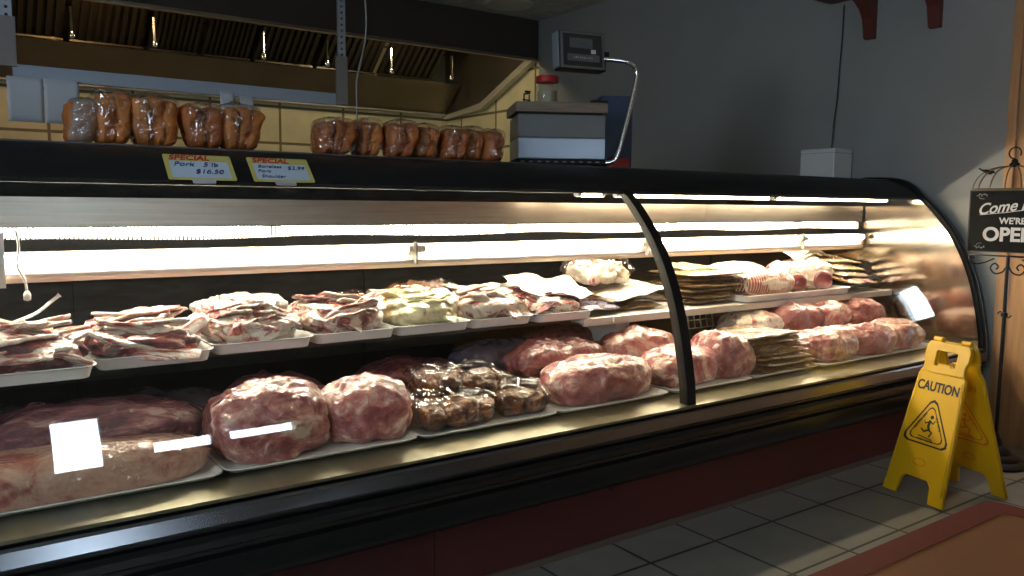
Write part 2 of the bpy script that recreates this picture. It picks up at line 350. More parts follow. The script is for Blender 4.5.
# tan panelling with an unseen opening added for a glass reflection, in front of the case
b = MB()
b.box(XR, XR + .1, WIN_R[1], 1.93, 0, ZC).box(XR, XR + .1, YF - .1, WIN_R[0], 0, ZC)
b.box(XR, XR + .1, WIN_R[0], WIN_R[1], 0, WIN_R[2]).box(XR, XR + .1, WIN_R[0], WIN_R[1], WIN_R[3], ZC)
struct(b.build('wall_entrance', M['tan']))
b = MB().box(XR - .022, XR - .0005, 1.885, 1.928, 0, 2.3); struct(b.build('trim_1', M['tan'], bevel=.004))
def window(idx, plane, a0, a1, z0, z1, c):
    e = .03
    f = MB(); g = MB()
    def bx(mb, p0, p1, q0, q1, d0, d1):
        if plane == 'x': mb.box(c + d0, c + d1, p0, p1, q0, q1)
        else: mb.box(p0, p1, c + d0, c + d1, q0, q1)
    s = 1 if c > 0 else -1
    lo, hi = sorted((s * .02, s * .07))
    t = min(.012, (a1 - a0) * .1)
    bx(f, a0, a0 + t, z0, z1, lo, hi); bx(f, a1 - t, a1, z0, z1, lo, hi); bx(f, a0 + t, a1 - t, z0, z0 + t, lo, hi); bx(f, a0 + t, a1 - t, z1 - t, z1, lo, hi)
    o = struct(f.build('window_%d' % idx, M['white']))
    lo, hi = sorted((s * .043, s * .047))
    bx(g, a0 + t, a1 - t, z0 + t, z1 - t, lo, hi); struct(g.build('window_pane', M['pane'], o))
window(1, 'x', *WIN_L, XL); window(2, 'y', *WIN_F[0], YF); window(3, 'y', *WIN_F[1], YF); window(4, 'y', *WIN_F[2], YF); window(5, 'x', *WIN_R, XR)

# ------------------------------------------------------------------ the refrigerated case
GP = [(1.950, .495), (1.956, .56), (1.966, .62), (1.982, .70), (2.007, .80), (2.042, .90), (2.089, 1.0), (2.153, 1.10), (2.240, 1.20), (2.310, 1.262)]
def gy(z):
    for (y0, z0), (y1, z1) in zip(GP, GP[1:]):
        if z <= z1: return y0 + (y1 - y0) * (z - z0) / (z1 - z0)
    return GP[-1][0]
CX0, CX1, XM = -.45, 4.36, 2.18
case = empty('deli_case', ((CX0 + CX1) / 2, 2.5, 0), 0, 'long black refrigerated butcher case with curved glass front', 'display case')
OFF = Vector((-(CX0 + CX1) / 2, -2.5, 0))
def cpart(mb, name, m, **k):
    mb.v = [tuple(Vector(v) + OFF) for v in mb.v]; return mb.build(name, m, k.pop('parent', case), **k)
def smoothprof(pts, n=4):
    out = []
    P = [Vector(p) for p in pts]
    for i in range(len(P) - 1):
        p0, p1, p2, p3 = P[max(i - 1, 0)], P[i], P[i + 1], P[min(i + 2, len(P) - 1)]
        for k in range(n):
            t = k / n; out.append(.5 * ((2 * p1) + (-p0 + p2) * t + (2 * p0 - 5 * p1 + 4 * p2 - p3) * t * t + (-p0 + 3 * p1 - 3 * p2 + p3) * t ** 3))
    out.append(P[-1]); return [tuple(p) for p in out]
# lower body
body = [(1.968, .488), (1.968, .478), (1.985, .474), (1.985, .462), (1.955, .456), (1.948, .40), (1.945, .375), (1.962, .365), (1.962, .355), (1.945, .348), (1.950, .30), (1.975, .26), (2.02, .245), (2.95, .245), (2.95, .488)]
cpart(MB().prism_x(body, CX0, CX1), 'lower_body', M['black'], smooth=True)
cpart(MB().prism_x([(1.940, .478), (1.934, .472), (1.924, .440), (1.928, .434), (1.957, .434), (1.957, .478)], CX0, CX1), 'bumper_rail', M['bumper'])
cpart(MB().prism_x([(1.934, .415), (1.944, .418), (1.952, .408), (1.944, .395)], CX0, CX1), 'bumper_trim', M['black'])
cpart(MB().prism_x([(1.938, .489), (1.938, .4975), (1.95, .4985), (2.085, .503), (2.085, .488)], CX0, CX1 - .02), 'sill', M['sill'], smooth=True)
for x0, x1 in ((CX0, 1.196), (1.200, CX1)):
    k = cpart(MB().box(x0, x1, 2.08, 2.095, .022, .247), 'kick_panel', M['kick'])
cpart(MB().box(CX0, CX1, 2.095, 2.9, .0, .245), 'plinth', M['black'])
cpart(MB().box(CX0, CX1, 2.072, 2.095, .0, .022), 'kick_strip', mat('worn kick edge', (.12, .09, .07), .5))
mb = MB()
mb.tube([(1.92, 2.079, .20), (1.92, 2.0795, .20)], .009, 12); mb.tube([(1.92, 2.076, .20), (1.92, 2.0815, .20)], .008, 12)
cpart(mb, 'screw_cap', M['black'])
# deck, inner back and ends
cpart(MB().box(CX0 + .02, CX1 - .05, 2.085, 2.90, .488, .506), 'deck', M['deckm'])
cpart(MB().box(CX0 + .02, CX1 - .05, 2.90, 2.95, .488, 1.27), 'back_panel', M['darkin'])
for x in (.35, 1.35, 2.35, 3.35): cpart(MB().box(x, x + .03, 2.885, 2.90, .51, 1.20), 'back_door_frame', M['darkin'])
endp = [(y + .006, z) for y, z in smoothprof(GP)] + [(2.95, 1.262), (2.95, .495)]
cpart(MB().prism_x(endp, CX1 - .045, CX1 - .03), 'end_panel', M['mirror'])
cpart(MB().prism_x(endp, CX1 - .03, CX1), 'end_wall', M['black'])
cpart(MB().prism_x(endp, CX0, CX0 + .03), 'end_wall', M['black'])
# canopy: black rolled top edge
hood = smoothprof([(2.302, 1.250), (2.318, 1.272), (2.345, 1.300), (2.385, 1.328), (2.44, 1.350), (2.50, 1.358)]) + [(2.95, 1.362), (2.95, 1.285), (2.50, 1.285), (2.36, 1.270), (2.325, 1.250)]
cpart(MB().prism_x(hood, CX0, CX1), 'canopy', M['hoodblack'], smooth=True)
cpart(MB().tube([(CX0, 2.492, 1.3605), (CX1, 2.492, 1.3605)], .0035, 8), 'canopy_edge_trim', mat('canopy edge', (.2, .2, .21), .35, metal=.7))
cpart(MB().box(CX0 + .03, CX1 - .05, 2.37, 2.90, 1.268, 1.284), 'canopy_liner', mat('canopy liner', (.07, .055, .04), .5, metal=.2))
# curved panes
def pane(x0, x1):
    o = smoothprof(GP); i = [(y + .006, z) for y, z in reversed(o)]
    return MB().prism_x(o + i, x0, x1)
cpart(pane(CX0 + .03, XM - .012), 'front_glass', M['glass'], smooth=True)
cpart(pane(XM + .012, CX1 - .03), 'front_glass', M['glass'], smooth=True)
def ribbon(x0, x1, o0, o1, n=4, base=.488):
    o = smoothprof([(GP[0][0], base)] + GP[1:] + [(2.345, 1.288)], n)
    return MB().prism_x([(y + o0, z) for y, z in o] + [(y + o1, z) for y, z in reversed(o)], x0, x1)
cpart(ribbon(XM - .022, XM + .022, -.003, .035), 'glass_divider', M['rubber'], smooth=True)
full = smoothprof([(GP[0][0], .40)] + GP + [(2.345, 1.300), (2.385, 1.330), (2.44, 1.352), (2.52, 1.362), (2.65, 1.366)])
def offs(p, d):
    out = []
    for i in range(len(p)):
        a, b_ = Vector(p[max(i - 1, 0)]), Vector(p[min(i + 1, len(p) - 1)]); t = (b_ - a).normalized(); out.append((p[i][0] - t.y * d, p[i][1] + t.x * d))
    return out
cpart(MB().prism_x(offs(full, .012) + list(reversed(offs(full, -.028))), CX1 - .034, CX1), 'end_frame', M['rubber'], smooth=True)
cpart(MB().prism_x(offs(full, .016) + list(reversed(offs(full, .0115))), CX1 - .004, CX1 + .002), 'end_frame_highlight', M['chrome'], smooth=True)  # bright strip in place of the highlight along the black rim
cpart(ribbon(CX0, CX0 + .04, -.006, .03), 'end_frame', M['rubber'], smooth=True)
# inside: steel channel, tubes, vent, shades
TX1 = CX1 - .06
cpart(MB().box(CX0 + .04, TX1, 2.62, 2.632, 1.132, 1.216), 'steel_channel', M['steel'])
cpart(MB().box(CX0 + .04, TX1, 2.632, 2.90, 1.212, 1.218), 'channel_top', M['darkin'])
cpart(MB().box(CX0 + .04, TX1, 2.83, 2.842, .99, 1.212), 'vent_panel', M['honey'])
mb = MB(); x = CX0 + .06
while x < TX1 - .02:
    mb.box(x, x + .007, 2.633, 2.636, 1.094 + .004 * math.sin(x * 7), 1.128); x += .012
cpart(mb, 'drip_comb', M['cream'])
cpart(MB().prism_x([(2.612, 1.060), (2.616, 1.063), (2.63, 1.063), (2.645, .975), (2.62, .978), (2.606, .990), (2.604, 1.02)], CX0 + .04, TX1), 'lamp_shade', M['cream'])
mb = MB(); mb.box(CX0 + .04, TX1, 2.601, 2.606, 1.000, 1.004); cpart(mb, 'shade_seam', M['scaled'])
SEG = [(CX0 + .08, .32), (.36, 1.50), (1.54, 2.66), (2.70, 3.70), (3.74, TX1 - .03)]
for a, bx_ in ((.0, 1.50), (1.54, 2.66), (2.70, 3.70)):
    pass
def lamp(x0, x1, y, z, r, m):
    t = cpart(MB().tube([(x0 + .02, y, z), (x1 - .02, y, z)], r, 12), 'fluorescent_tube', m)
    for xa, xb in ((x0, x0 + .02), (x1 - .02, x1)):
        cpart(MB().tube([(xa, y, z), (xb, y, z)], r * 1.15, 12), 'tube_cap', M['metalcap'], parent=case)
for a, bb in ((CX0 + .08, .90), (.92, 1.86), (1.88, 2.78), (2.80, 3.72), (3.74, TX1 - .02)): lamp(a, bb, 2.648, 1.116, .012, M['tube'])
for a, bb in ((CX0 + .08, .02), (.05, 1.40), (1.43, 2.56), (2.60, 3.70), (3.73, TX1 - .02)): lamp(a, bb, 2.590, 1.045, .012, M['tube'])
for a, bb in ((2.02, 2.16), (2.22, 3.20), (3.22, 4.20)): lamp(a, bb, 2.42, 1.252, .012, M['tubewarm'])
for x in (.055, 1.415, 2.58, 3.715): cpart(MB().box(x - .003, x + .003, 2.58, 2.60, .99, 1.07), 'lamp_bracket', M['plate'])
# upper shelf
cpart(MB().box(CX0 + .04, 2.07, 2.50, 2.895, .738, .7562), 'upper_shelf', M['deckm'], bevel=.002)
cpart(MB().box(2.08, CX1 - .05, 2.44, 2.895, .738, .7562), 'upper_shelf', M['shelf'], bevel=.003)
cpart(MB().box(2.08, 2.225, 2.428, 2.440, .728, .7565), 'shelf_edge', M['shelf'])
cpart(MB().box(2.24, CX1 - .05, 2.428, 2.440, .728, .7565), 'shelf_edge', M['shelf'])
for x in (-.2, 2.28, 3.9): cpart(MB().prism_x([(2.46, .738), (2.46, .66), (2.88, .56), (2.90, .56), (2.90, .738)], x, x + .075), 'shelf_bracket', M['shelf'], bevel=.002)
# ------------------------------------------------------------------ trays
def tray(w_, d_, h_=.034, m=None):
    rings = []
    for ins, z in ((.020, 0), (.012, .003), (.004, h_ - .004), (-.004, h_ - .002), (-.006, h_), (-.004, h_ + .002), (.004, h_ + .001), (.012, h_ - .006), (.022, .007)):
        rings.append([(x, y, z) for x, y in rrect(-w_ / 2 + ins, w_ / 2 - ins, -d_ / 2 + ins, d_ / 2 - ins, max(.012, .035 - ins), 5)])
    mb = MB(); mb.loft(rings); return mb
def strip_mesh(L, W, T, seed, bend=.25, n=16):
    rnd = random.Random(seed); rings = []; a1, a2, ph = rnd.uniform(-bend, bend), rnd.uniform(-bend, bend), rnd.uniform(0, 6)
    for i in range(n + 1):
        u = i / n; x = (u - .5) * L; y = a1 * L * math.sin(u * PI) * .5; z0 = .18 * T + abs(a2) * .10 * L * math.sin(u * PI * 2 + ph) * .5
        wd = W * (.35 + .65 * math.sin(PI * min(1, max(0, .08 + u * .88))) ** .5) * (1 + .25 * noise.noise(Vector((u * 3, seed, 0))))
        tk = T * (.5 + .5 * math.sin(PI * (.1 + .8 * u)) ** .5)
        tw = rnd.uniform(-.05, .05) + .5 * noise.noise(Vector((u * 2, seed, 7)))
        r = []
        for k in range(12):
            a = 2 * PI * k / 12; cx = math.copysign(abs(math.cos(a)) ** .7, math.cos(a)) * wd / 2; cz = math.copysign(abs(math.sin(a)) ** .7, math.sin(a)) * tk / 2
            cz += .004 * noise.noise(Vector((x * 30, cx * 60, seed)))
            r.append((x, y + cx * math.cos(tw) - cz * math.sin(tw), z0 + cx * math.sin(tw) + cz * math.cos(tw) + tk / 2))
        rings.append(r)
    mb = MB(); mb.loft(rings); return mb
def blob(rx, ry, rz, seed=0, amp=.012, freq=9, ex=.8, nu=72, nv=40, crease=.0, flat=.0, taper=0., bend=0.):
    """a lumpy solid on z = 0: superellipsoid with noise, flattened under itself"""
    rings = []
    sg = lambda v, e: math.copysign(abs(v) ** e, v)
    for j in range(1, nv):
        ph = -PI / 2 + PI * j / nv; r = []
        for i in range(nu):
            th = 2 * PI * i / nu
            p = Vector((rx * sg(math.cos(ph), ex) * sg(math.cos(th), ex), ry * sg(math.cos(ph), ex) * sg(math.sin(th), ex), rz * sg(math.sin(ph), ex)))
            q = p * freq + Vector((seed * 3.7, seed, 0))
            dn = noise.noise(q) + .5 * noise.noise(q * 2.1) + .30 * noise.noise(q * 4.3) + .18 * noise.noise(q * 9.1)
            dn += .35 * (.35 - abs(noise.noise(q * 1.7 + Vector((4, 1, 2)))) * 2)
            if crease: dn -= crease * (1 - abs(noise.noise(q * .9 + Vector((9, 9, 9)))) * 4 if abs(noise.noise(q * .9 + Vector((9, 9, 9)))) < .25 else 0)
            p += p.normalized() * amp * dn
            if taper: k = 1 + taper * p.x / rx; p.y *= k; p.z *= k
            if bend: p.y += bend * (p.x / rx) ** 2
            p.z = max(p.z + rz * (1 - flat), 0.0)
            r.append(tuple(p))
        rings.append(r)
    mb = MB(); mb.loft(rings); return mb
WT = random.Random(5)
def fine(mb, name, m, label, cat, loc, rz=0., group=None, tilt=(0, 0)):
    o = mb.build(name, m, None, smooth='all', loc=loc, rot=(tilt[0], tilt[1], rz)); return tag(o, label, cat, group)

ZS, ZD = .757, .508      # tops of the shelf and of the deck
upper = [  # x centre, front y, width, label
 (.150, 2.255, .335, 'leftmost white tray on the upper shelf, heaped with striped rib strips'),
 (.478, 2.335, .305, 'second white tray from the left on the upper shelf, holding dark strips'),
 (.800, 2.400, .310, 'third white tray from the left on the upper shelf, holding big pale fatty cuts'),
 (1.110, 2.425, .295, 'fourth white tray from the left on the upper shelf, holding red and white slices'),
 (1.408, 2.432, .300, 'fifth white tray from the left on the upper shelf, holding yellowish tripe'),
 (1.702, 2.440, .285, 'sixth white tray from the left on the upper shelf, holding pale cuts beside tripe'),
 (1.995, 2.430, .290, 'last white tray before the bare shelf edge, holding dark red slices'),
]
TD = .40
for i, (x, y, wd, lb) in enumerate(upper):
    o = tray(wd, TD).build('meat_tray', M['tray'], None, smooth=True, loc=(x, y + TD / 2, ZS)); tag(o, lb, 'tray', 'white trays on the upper shelf')
def heap(i, kind, m, n, L, W, T, label, cat, group, seed, h=.07, rzs=.25, basemat=None, baselabel=None, nvar=4, ex=.7):
    x, y, wd, _ = upper[i]; rnd = random.Random(seed)
    o = fine(blob(wd * .47, TD * .46, h * .44, seed, .022, 18, ex), 'meat_slab', basemat or m, baselabel, 'raw meat', (x, y + TD / 2, ZS + .009))
    protos = []
    for k in range(nvar): protos.append(strip_mesh(L * rnd.uniform(.8, 1.15), W * rnd.uniform(.8, 1.2), T, seed * 10 + k))
    first = []
    for k in range(n):
        u, v = rnd.uniform(-.95, .95), (k / (n - 1)) * 1.9 - .95
        top = h * (max(0., 1 - abs(u) ** 2.6) ** .5) * (max(0., 1 - abs(v) ** 2.6) ** .5)
        px, py = x + u * max(.02, wd / 2 + .005 - L * .40), y + TD / 2 - v * (TD / 2 - .03)
        z = ZS + .012 + max(.0, top * .86) + rnd.uniform(-.004, .016)
        a = rnd.uniform(-rzs, rzs) + (PI if rnd.random() < .5 else 0)
        if k < nvar:
            c = protos[k].build(kind, m, None, smooth='all'); first.append(c)
        else:
            c = first[rnd.randrange(nvar)].copy(); C.objects.link(c)
        c.location = (px, py, z); c.rotation_euler = (v * -.45 + rnd.uniform(-.30, .30), u * .35 + rnd.uniform(-.18, .18), a)
        tag(c, label, cat, group)
heap(0, 'meat_strip', M['m_rib'], 34, .23, .055, .014, 'long strip of red and white streaked rib meat heaped on the leftmost tray', 'meat strip', 'rib strips on the leftmost tray', 1, .105, .35,
     M['m_dark'], 'dark purple cut buried under the rib strips on the leftmost tray')
heap(1, 'meat_strip', M['m_rib'], 24, .21, .052, .013, 'pale streaked strip of meat on the second tray from the left', 'meat strip', 'pale strips on the second tray', 2, .095, .45,
     M['m_dark'], 'broad dark cut lying under the strips on the second tray')
x, y, wd, _ = upper[1]; rnd = random.Random(12); pr = [strip_mesh(.15, .042, .012, 60 + k, .4) for k in range(3)]; fs = []
for k in range(15):
    c = pr[k].build('meat_strip', M['m_dark'], None, smooth='all') if k < 3 else fs[k % 3].copy()
    if k < 3: fs.append(c)
    else: C.objects.link(c)
    u, v = rnd.uniform(-.1, .9), rnd.uniform(-1, .2)
    c.location = (x + u * .055 + .02, y + .17 + v * .11, ZS + .078 + .035 * v + rnd.uniform(-.008, .012)); c.rotation_euler = (.25, rnd.uniform(-.1, .1), rnd.uniform(-.5, .7))
    tag(c, 'dark purple strip of meat lying in the middle of the second tray', 'meat strip', 'dark strips on the second tray')
# tray 3: big pale pieces
x, y, wd, _ = upper[2]
for k, (dx, dy, dz, rx, ry, rz_, a, lb) in enumerate((
    (0, .20, .010, .140, .175, .048, .1, 'broad pale fatty cut lying at the bottom of the third tray'),
    (-.03, .26, .080, .115, .110, .030, .5, 'pale fatty cut at the back of the third tray, on top of the broad one'),
    (.02, .20, .098, .105, .090, .026, -.3, 'thick white fatty cut crowning the third tray'),
    (-.04, .10, .055, .085, .062, .024, .2, 'pale fatty piece with a red eye at the front left of the third tray'),
    (.06, .09, .050, .075, .055, .022, -.4, 'small pale fatty piece at the front right of the third tray'))):
    fine(blob(rx, ry, rz_, 30 + k, .026, 16, .75), 'meat_cut', M['m_fat'], lb, 'raw meat', (x + dx, y + dy, ZS + dz), a, 'pale cuts on the third tray', (.12 if dz > .03 else 0, 0))
rnd = random.Random(77); pr = [strip_mesh(.13, .085, .010, 170 + k, .4) for k in range(4)]; fs = []
for k in range(20):
    c = pr[k].build('meat_slice', M['m_slice'], None, smooth='all') if k < 4 else fs[k % 4].copy()
    if k < 4: fs.append(c)
    else: C.objects.link(c)
    u, v = rnd.uniform(-1, 1), k / 19 * 1.9 - .95
    c.location = (x + u * .085, y + TD / 2 - v * .16, ZS + .030 + .105 * max(0, 1 - v * v * .75) * (1 - .3 * u * u)); c.rotation_euler = (-v * .5 + rnd.uniform(-.2, .2), u * .4, rnd.uniform(-1, 1))
    tag(c, 'thin pale slice with red streaks lying over the fatty cuts of the third tray', 'meat slice', 'slices on the third tray')
heap(3, 'meat_slice', M['m_slice'], 34, .15, .070, .008, 'thin white and red slice of meat on the fourth tray from the left', 'meat slice', 'slices on the fourth tray', 4, .120, .6,
     M['m_slice'], 'thick pale cut under the slices on the fourth tray')
heap(4, 'tripe_piece', M['m_tripe'], 28, .12, .062, .012, 'pale yellow folded piece of tripe on the fifth tray', 'tripe', 'tripe on the fifth tray', 5, .125, .9,
     M['m_tripe'], 'thick yellowish cut of tripe at the bottom of the fifth tray')
heap(5, 'meat_cut', M['m_fat'], 26, .13, .060, .012, 'pale cut of meat heaped on the sixth tray', 'raw meat', 'pale cuts on the sixth tray', 6, .120, .7,
     M['m_fat'], 'broad pale cut at the bottom of the sixth tray')
heap(6, 'meat_slice', M['m_dark'], 24, .14, .050, .009, 'dark red slice of meat on the last tray before the bare shelf edge', 'meat slice', 'dark slices on the last tray', 7, .100, .7,
     M['m_rib'], 'red streaked cut under the dark slices on the last tray')
# brown wrapped cuts behind trays four to six
def bag(name, size, seed, film, inner, label, cat, loc, rz, tilt=(0, 0), group=None, lumps=3, amp=.03, freq=11):
    r = empty(name, loc, rz, label, cat, group); r.rotation_euler = (tilt[0], tilt[1], rz)
    rnd = random.Random(seed); sx, sy, sz = size
    f = blob(sx, sy, sz, seed, amp, freq, .85, 60, 34, crease=.35).build('film', film, r, smooth='all')
    for k in range(lumps):
        u = (k + .5) / lumps * 2 - 1
        q = blob(sx / lumps * 1.05, sy * .80, sz * .85, seed + 50 + k, amp * .75, 13, .8, 48, 28, flat=.3)
        q.build('meat_piece', inner, r, smooth='all', loc=(u * sx * .70, rnd.uniform(-.1, .1) * sy, .003), rot=(0, 0, rnd.uniform(-.3, .3)))
    return r
bag('meat_bag', (.16, .09, .050), 71, M['film2'], M['m_brown'], 'clear bag of orange brown meat at the back of the fifth tray', 'bag', (1.52, 2.73, ZS + .075), .1)
bag('meat_bag', (.13, .07, .040), 72, M['film2'], M['m_brown'], 'clear bag of brown meat standing behind the fourth and fifth trays', 'bag', (1.22, 2.76, ZS + .055), -.1)
# flat white packs and crumpled pack on the shelf right of the trays
def pack(w_, d_, h_, seed, wav=.006, nu=20, nv=14):
    top, bot = [], []
    vs = []; fs = []
    for s in (0, 1):
        for j in range(nv + 1):
            for i in range(nu + 1):
                u, v = i / nu * 2 - 1, j / nv * 2 - 1
                e = max(0, 1 - abs(u) ** 6) ** .5 * max(0, 1 - abs(v) ** 6) ** .5
                z0 = wav * noise.noise(Vector((u * 1.6, v * 1.6, seed)))
                zz = z0 + (h_ / 2) * (e if s else -e) * (1 + .35 * noise.noise(Vector((u * 4, v * 4, seed + s * 5))))
                k = 1 + .03 * noise.noise(Vector((u * 2, v * 2, seed + 3)))
                vs.append((u * w_ / 2 * k, v * d_ / 2 * k, zz + h_ / 2))
    N = (nu + 1) * (nv + 1)
    for s in (0, 1):
        for j in range(nv):
            for i in range(nu):
                a = s * N + j * (nu + 1) + i; q = (a, a + 1, a + nu + 2, a + nu + 1); fs.append(q if s else q[::-1])
    mb = MB(); mb.add(vs, fs)
    # join borders
    b0 = [i for i in range(nu + 1)] + [j * (nu + 1) + nu for j in range(1, nv + 1)] + [nv * (nu + 1) + i for i in range(nu - 1, -1, -1)] + [j * (nu + 1) for j in range(nv - 1, 0, -1)]
    for k in range(len(b0)):
        a, b_ = b0[k], b0[(k + 1) % len(b0)]; mb.f.append((a, b_, b_ + N, a + N))
    return mb
def putpack(w_, d_, h_, seed, m, label, loc, rz=0., tilt=(0, 0), group=None, wav=.006, cat='packaged meat', name='meat_pack'):
    return fine(pack(w_, d_, h_, seed, wav), name, m, label, cat, loc, rz, group, tilt)
putpack(.28, .24, .030, 81, M['m_white'], 'white wrapped flat pack at the back of the sixth tray, lowest of the white pile', (1.92, 2.70, ZS + .075), .1, (.22, 0), 'white wrapped packs', .022)
putpack(.30, .25, .030, 82, M['m_white'], 'white wrapped flat pack with a rounded end, on top beside the brown bundle', (2.04, 2.62, ZS + .108), -.15, (.24, .04), 'white wrapped packs', .026)
putpack(.24, .20, .022, 84, M['bluefilm'], 'clear bluish flat pack at the shelf edge beside the last tray', (2.20, 2.57, ZS + .030), .1, (.1, .05), 'white wrapped packs')
bag('meat_bag', (.17, .11, .060), 83, M['film2'], M['m_fat'], 'crumpled clear bag of pale meat, highest on the pile left of the glass divider', 'bag', (2.37, 2.70, ZS + .12), .1, (.15, 0), None, 3, .035)
for k in range(3):
    putpack(.34, .25, .022, 90 + k, M['m_white'] if k == 2 else M['m_packdark'], ['brown flat pack at the bottom of the pile behind the glass divider', 'brown flat pack in the middle of the pile behind the glass divider', 'white flat pack sloping on top of the pile behind the glass divider'][k],
            (2.44 + k * .02, 2.64, ZS + .004 + k * .034), .05 * k, (.12 * (k == 2), -.10 * (k == 2)), 'packs behind the glass divider', .012)
for k in range(6):
    nm = ['lowest', 'second from the bottom', 'third from the bottom', 'third from the top', 'second from the top', 'topmost'][k]
    putpack(.38, .30, .024, 100 + k, M['m_packdark'] if k < 5 else M['m_pack'], 'dark brown pack, %s in the shelf stack right of the divider' % nm, (2.96 + .012 * math.sin(k * 2), 2.64 + .008 * math.cos(k * 3), ZS + .001 + k * .0255), .04 * math.sin(k), (0, 0), 'brown packs stacked on the upper shelf', .003)
putpack(.22, .16, .016, 107, M['m_tripe'], 'yellowish pack lying on top of the upper brown stack', (2.94, 2.70, ZS + .156), .2, (.1, 0))
# large tray with netted roasts
o = tray(.86, .38).build('meat_tray', M['tray'], None, smooth=True, loc=(3.50, 2.62, ZS)); tag(o, 'wide white tray at the right end of the upper shelf under the netted roasts', 'tray')
fine(blob(.20, .080, .066, 111, .010, 12, .85, 80, 40, taper=.12), 'netted_roast', M['m_net'], 'red roast in white string netting at the front of the wide tray', 'roast', (3.31, 2.53, ZS + .010), -.10, 'netted roasts on the wide tray')
fine(blob(.24, .085, .082, 112, .010, 12, .85, 80, 40), 'netted_roast', M['m_netpale'], 'pale roast in white string netting behind the red netted one', 'roast', (3.28, 2.69, ZS + .012), -.05, 'netted roasts on the wide tray')
fine(blob(.13, .10, .078, 113, .024, 12, .8), 'meat_cut', M['m_fat'], 'pale bone in shank with a dark cut face right of the red netted roast', 'raw meat', (3.60, 2.61, ZS + .012), .3, 'shanks on the wide tray')
fine(blob(.15, .11, .082, 114, .026, 12, .8), 'meat_cut', M['m_fat'], 'pale fatty shank in the middle of the wide tray, near the white paper', 'raw meat', (3.80, 2.64, ZS + .012), -.3, 'shanks on the wide tray')
for k, (x_, y_, r_) in enumerate(((3.53, 2.485, .048), (3.80, 2.52, .050))):
    fine(blob(r_, .022, r_, 115 + k, .004, 20, .9, 24, 16), 'meat_disc', M['m_dark'], ['dark round cut end of the shank beside the red netted roast', 'dark round cut end of the shank near the right end of the tray'][k], 'raw meat', (x_, y_, ZS + .022), -.6)
mb = MB(); g = []
for j in range(7):
    for i in range(11):
        u, v = i / 10, j / 6
        g.append((u * .34 - .17, v * .22 - .11, .045 * math.sin(u * PI) + .012 * noise.noise(Vector((u * 3, v * 3, 2)))))
mb.add(g, [(j * 11 + i, j * 11 + i + 1, j * 11 + i + 12, j * 11 + i + 11) for j in range(6) for i in range(10)])
o = mb.build('butcher_paper', M['whitepack'], None, smooth='all', loc=(3.90, 2.74, ZS + .205), rot=(.35, 0, .1)); tag(o, 'peaked sheet of white butcher paper behind the shanks', 'paper')
sm = o.modifiers.new('thickness', 'SOLIDIFY'); sm.thickness = .0012
for k in range(4):
    putpack(.34, .24, .026, 120 + k, M['m_pack'], 'mottled tan flat pack by the right end of the upper shelf, %s' % ['lowest and frontmost', 'second of the four', 'third of the four', 'topmost and rearmost'][k], (4.08 + .012 * k, 2.58 + .045 * k, ZS + .050 + k * .034), .3 - .12 * k, (.15, .06), 'tan packs by the right end')
putpack(.16, .09, .02, 128, M['m_pork2'], 'small reddish pack at the right end of the tan packs', (4.17, 2.50, ZS + .040), .2, (.1, .1))

# ------------------------------------------------------------------ the deck
def dtray(x0, x1, y0, label, d_=.37):
    y0 -= .045
    o = tray(x1 - x0, d_, .014).build('meat_tray', M['tray'], None, smooth=True, loc=((x0 + x1) / 2, y0 + d_ / 2, ZD)); return tag(o, label, 'tray', 'white trays on the case floor')
dtray(-.30, .566, 2.09, 'long white tray on the case floor under the big rib slab')
dtray(.58, 1.135, 2.10, 'white tray on the case floor under the two plastic wrapped roasts')
dtray(1.145, 1.66, 2.10, 'white tray on the case floor under the bags of brown offal')
dtray(1.67, 2.19, 2.105, 'white tray on the case floor under the pork loins left of the divider')
dtray(2.22, 2.66, 2.10, 'white tray on the case floor under the pork packs right of the divider')
dtray(2.68, 3.12, 2.11, 'white tray on the case floor under the stack of tan packs')
dtray(3.14, 4.10, 2.10, 'long white tray on the case floor at the right end')
zt = ZD + .009
fine(blob(.46, .102, .066, 201, .016, 9, .7, 100, 34, flat=.45, bend=-.01, taper=.10), 'rib_slab', M['m_slab'], 'long pale slab of ribs in front on the leftmost floor tray', 'raw meat', (.10, 2.160, zt), .02)
fine(blob(.40, .13, .105, 202, .026, 9, .8, 100, 36, flat=.4, taper=.05), 'meat_joint', M['m_purple'], 'long dark purple joint with streaked muscle behind the pale rib slab', 'raw meat', (.20, 2.325, zt), .05)
fine(blob(.20, .13, .060, 203, .02, 8, .8), 'wrapped_meat', M['bluefilm'], 'dark bluish vacuum pack at the back of the case floor, far left', 'packaged meat', (.05, 2.62, zt), .2)
fine(blob(.22, .12, .058, 204, .02, 8, .8), 'wrapped_meat', M['bluefilm'], 'dark bluish vacuum pack at the back of the case floor behind the purple joint', 'packaged meat', (.52, 2.62, zt), -.1)
def roast(rx, ry, rz, seed, m, label, x, y, z, a, clip=False, cat='roast', name='wrapped_roast', **k):
    o = fine(blob(rx * 1.04, ry * 1.06, rz * 1.18, seed, k.pop('amp', .017), k.pop('freq', 10), .80, 96, 48, flat=.30, **k), name, m, label, cat, (x, y, z), a)
    return o
roast(.160, .125, .098, 211, M['m_pork'], 'big rounded roast in clear film with a black dot, right of the rib slab', .735, 2.195, zt, .1)
o = MB().lathe([(0.0, 0), (.010, .001), (.012, .004), (.009, .007), (0.0, .008)], n=16).build('round_sticker', M['signblack'], bpy.data.objects['wrapped_roast'], smooth=True, loc=(-.02, -.085, .165), rot=(.75, 0, 0)); o['label'] = 'small black dot on the film'
roast(.140, .115, .088, 212, M['m_pork'], 'rounded roast in clear film between the black dotted roast and the offal bags', 1.02, 2.195, zt, -.1)
roast(.15, .11, .072, 213, M['m_pork2'], 'dark roast lying behind the two film wrapped roasts', .86, 2.50, zt, .1)
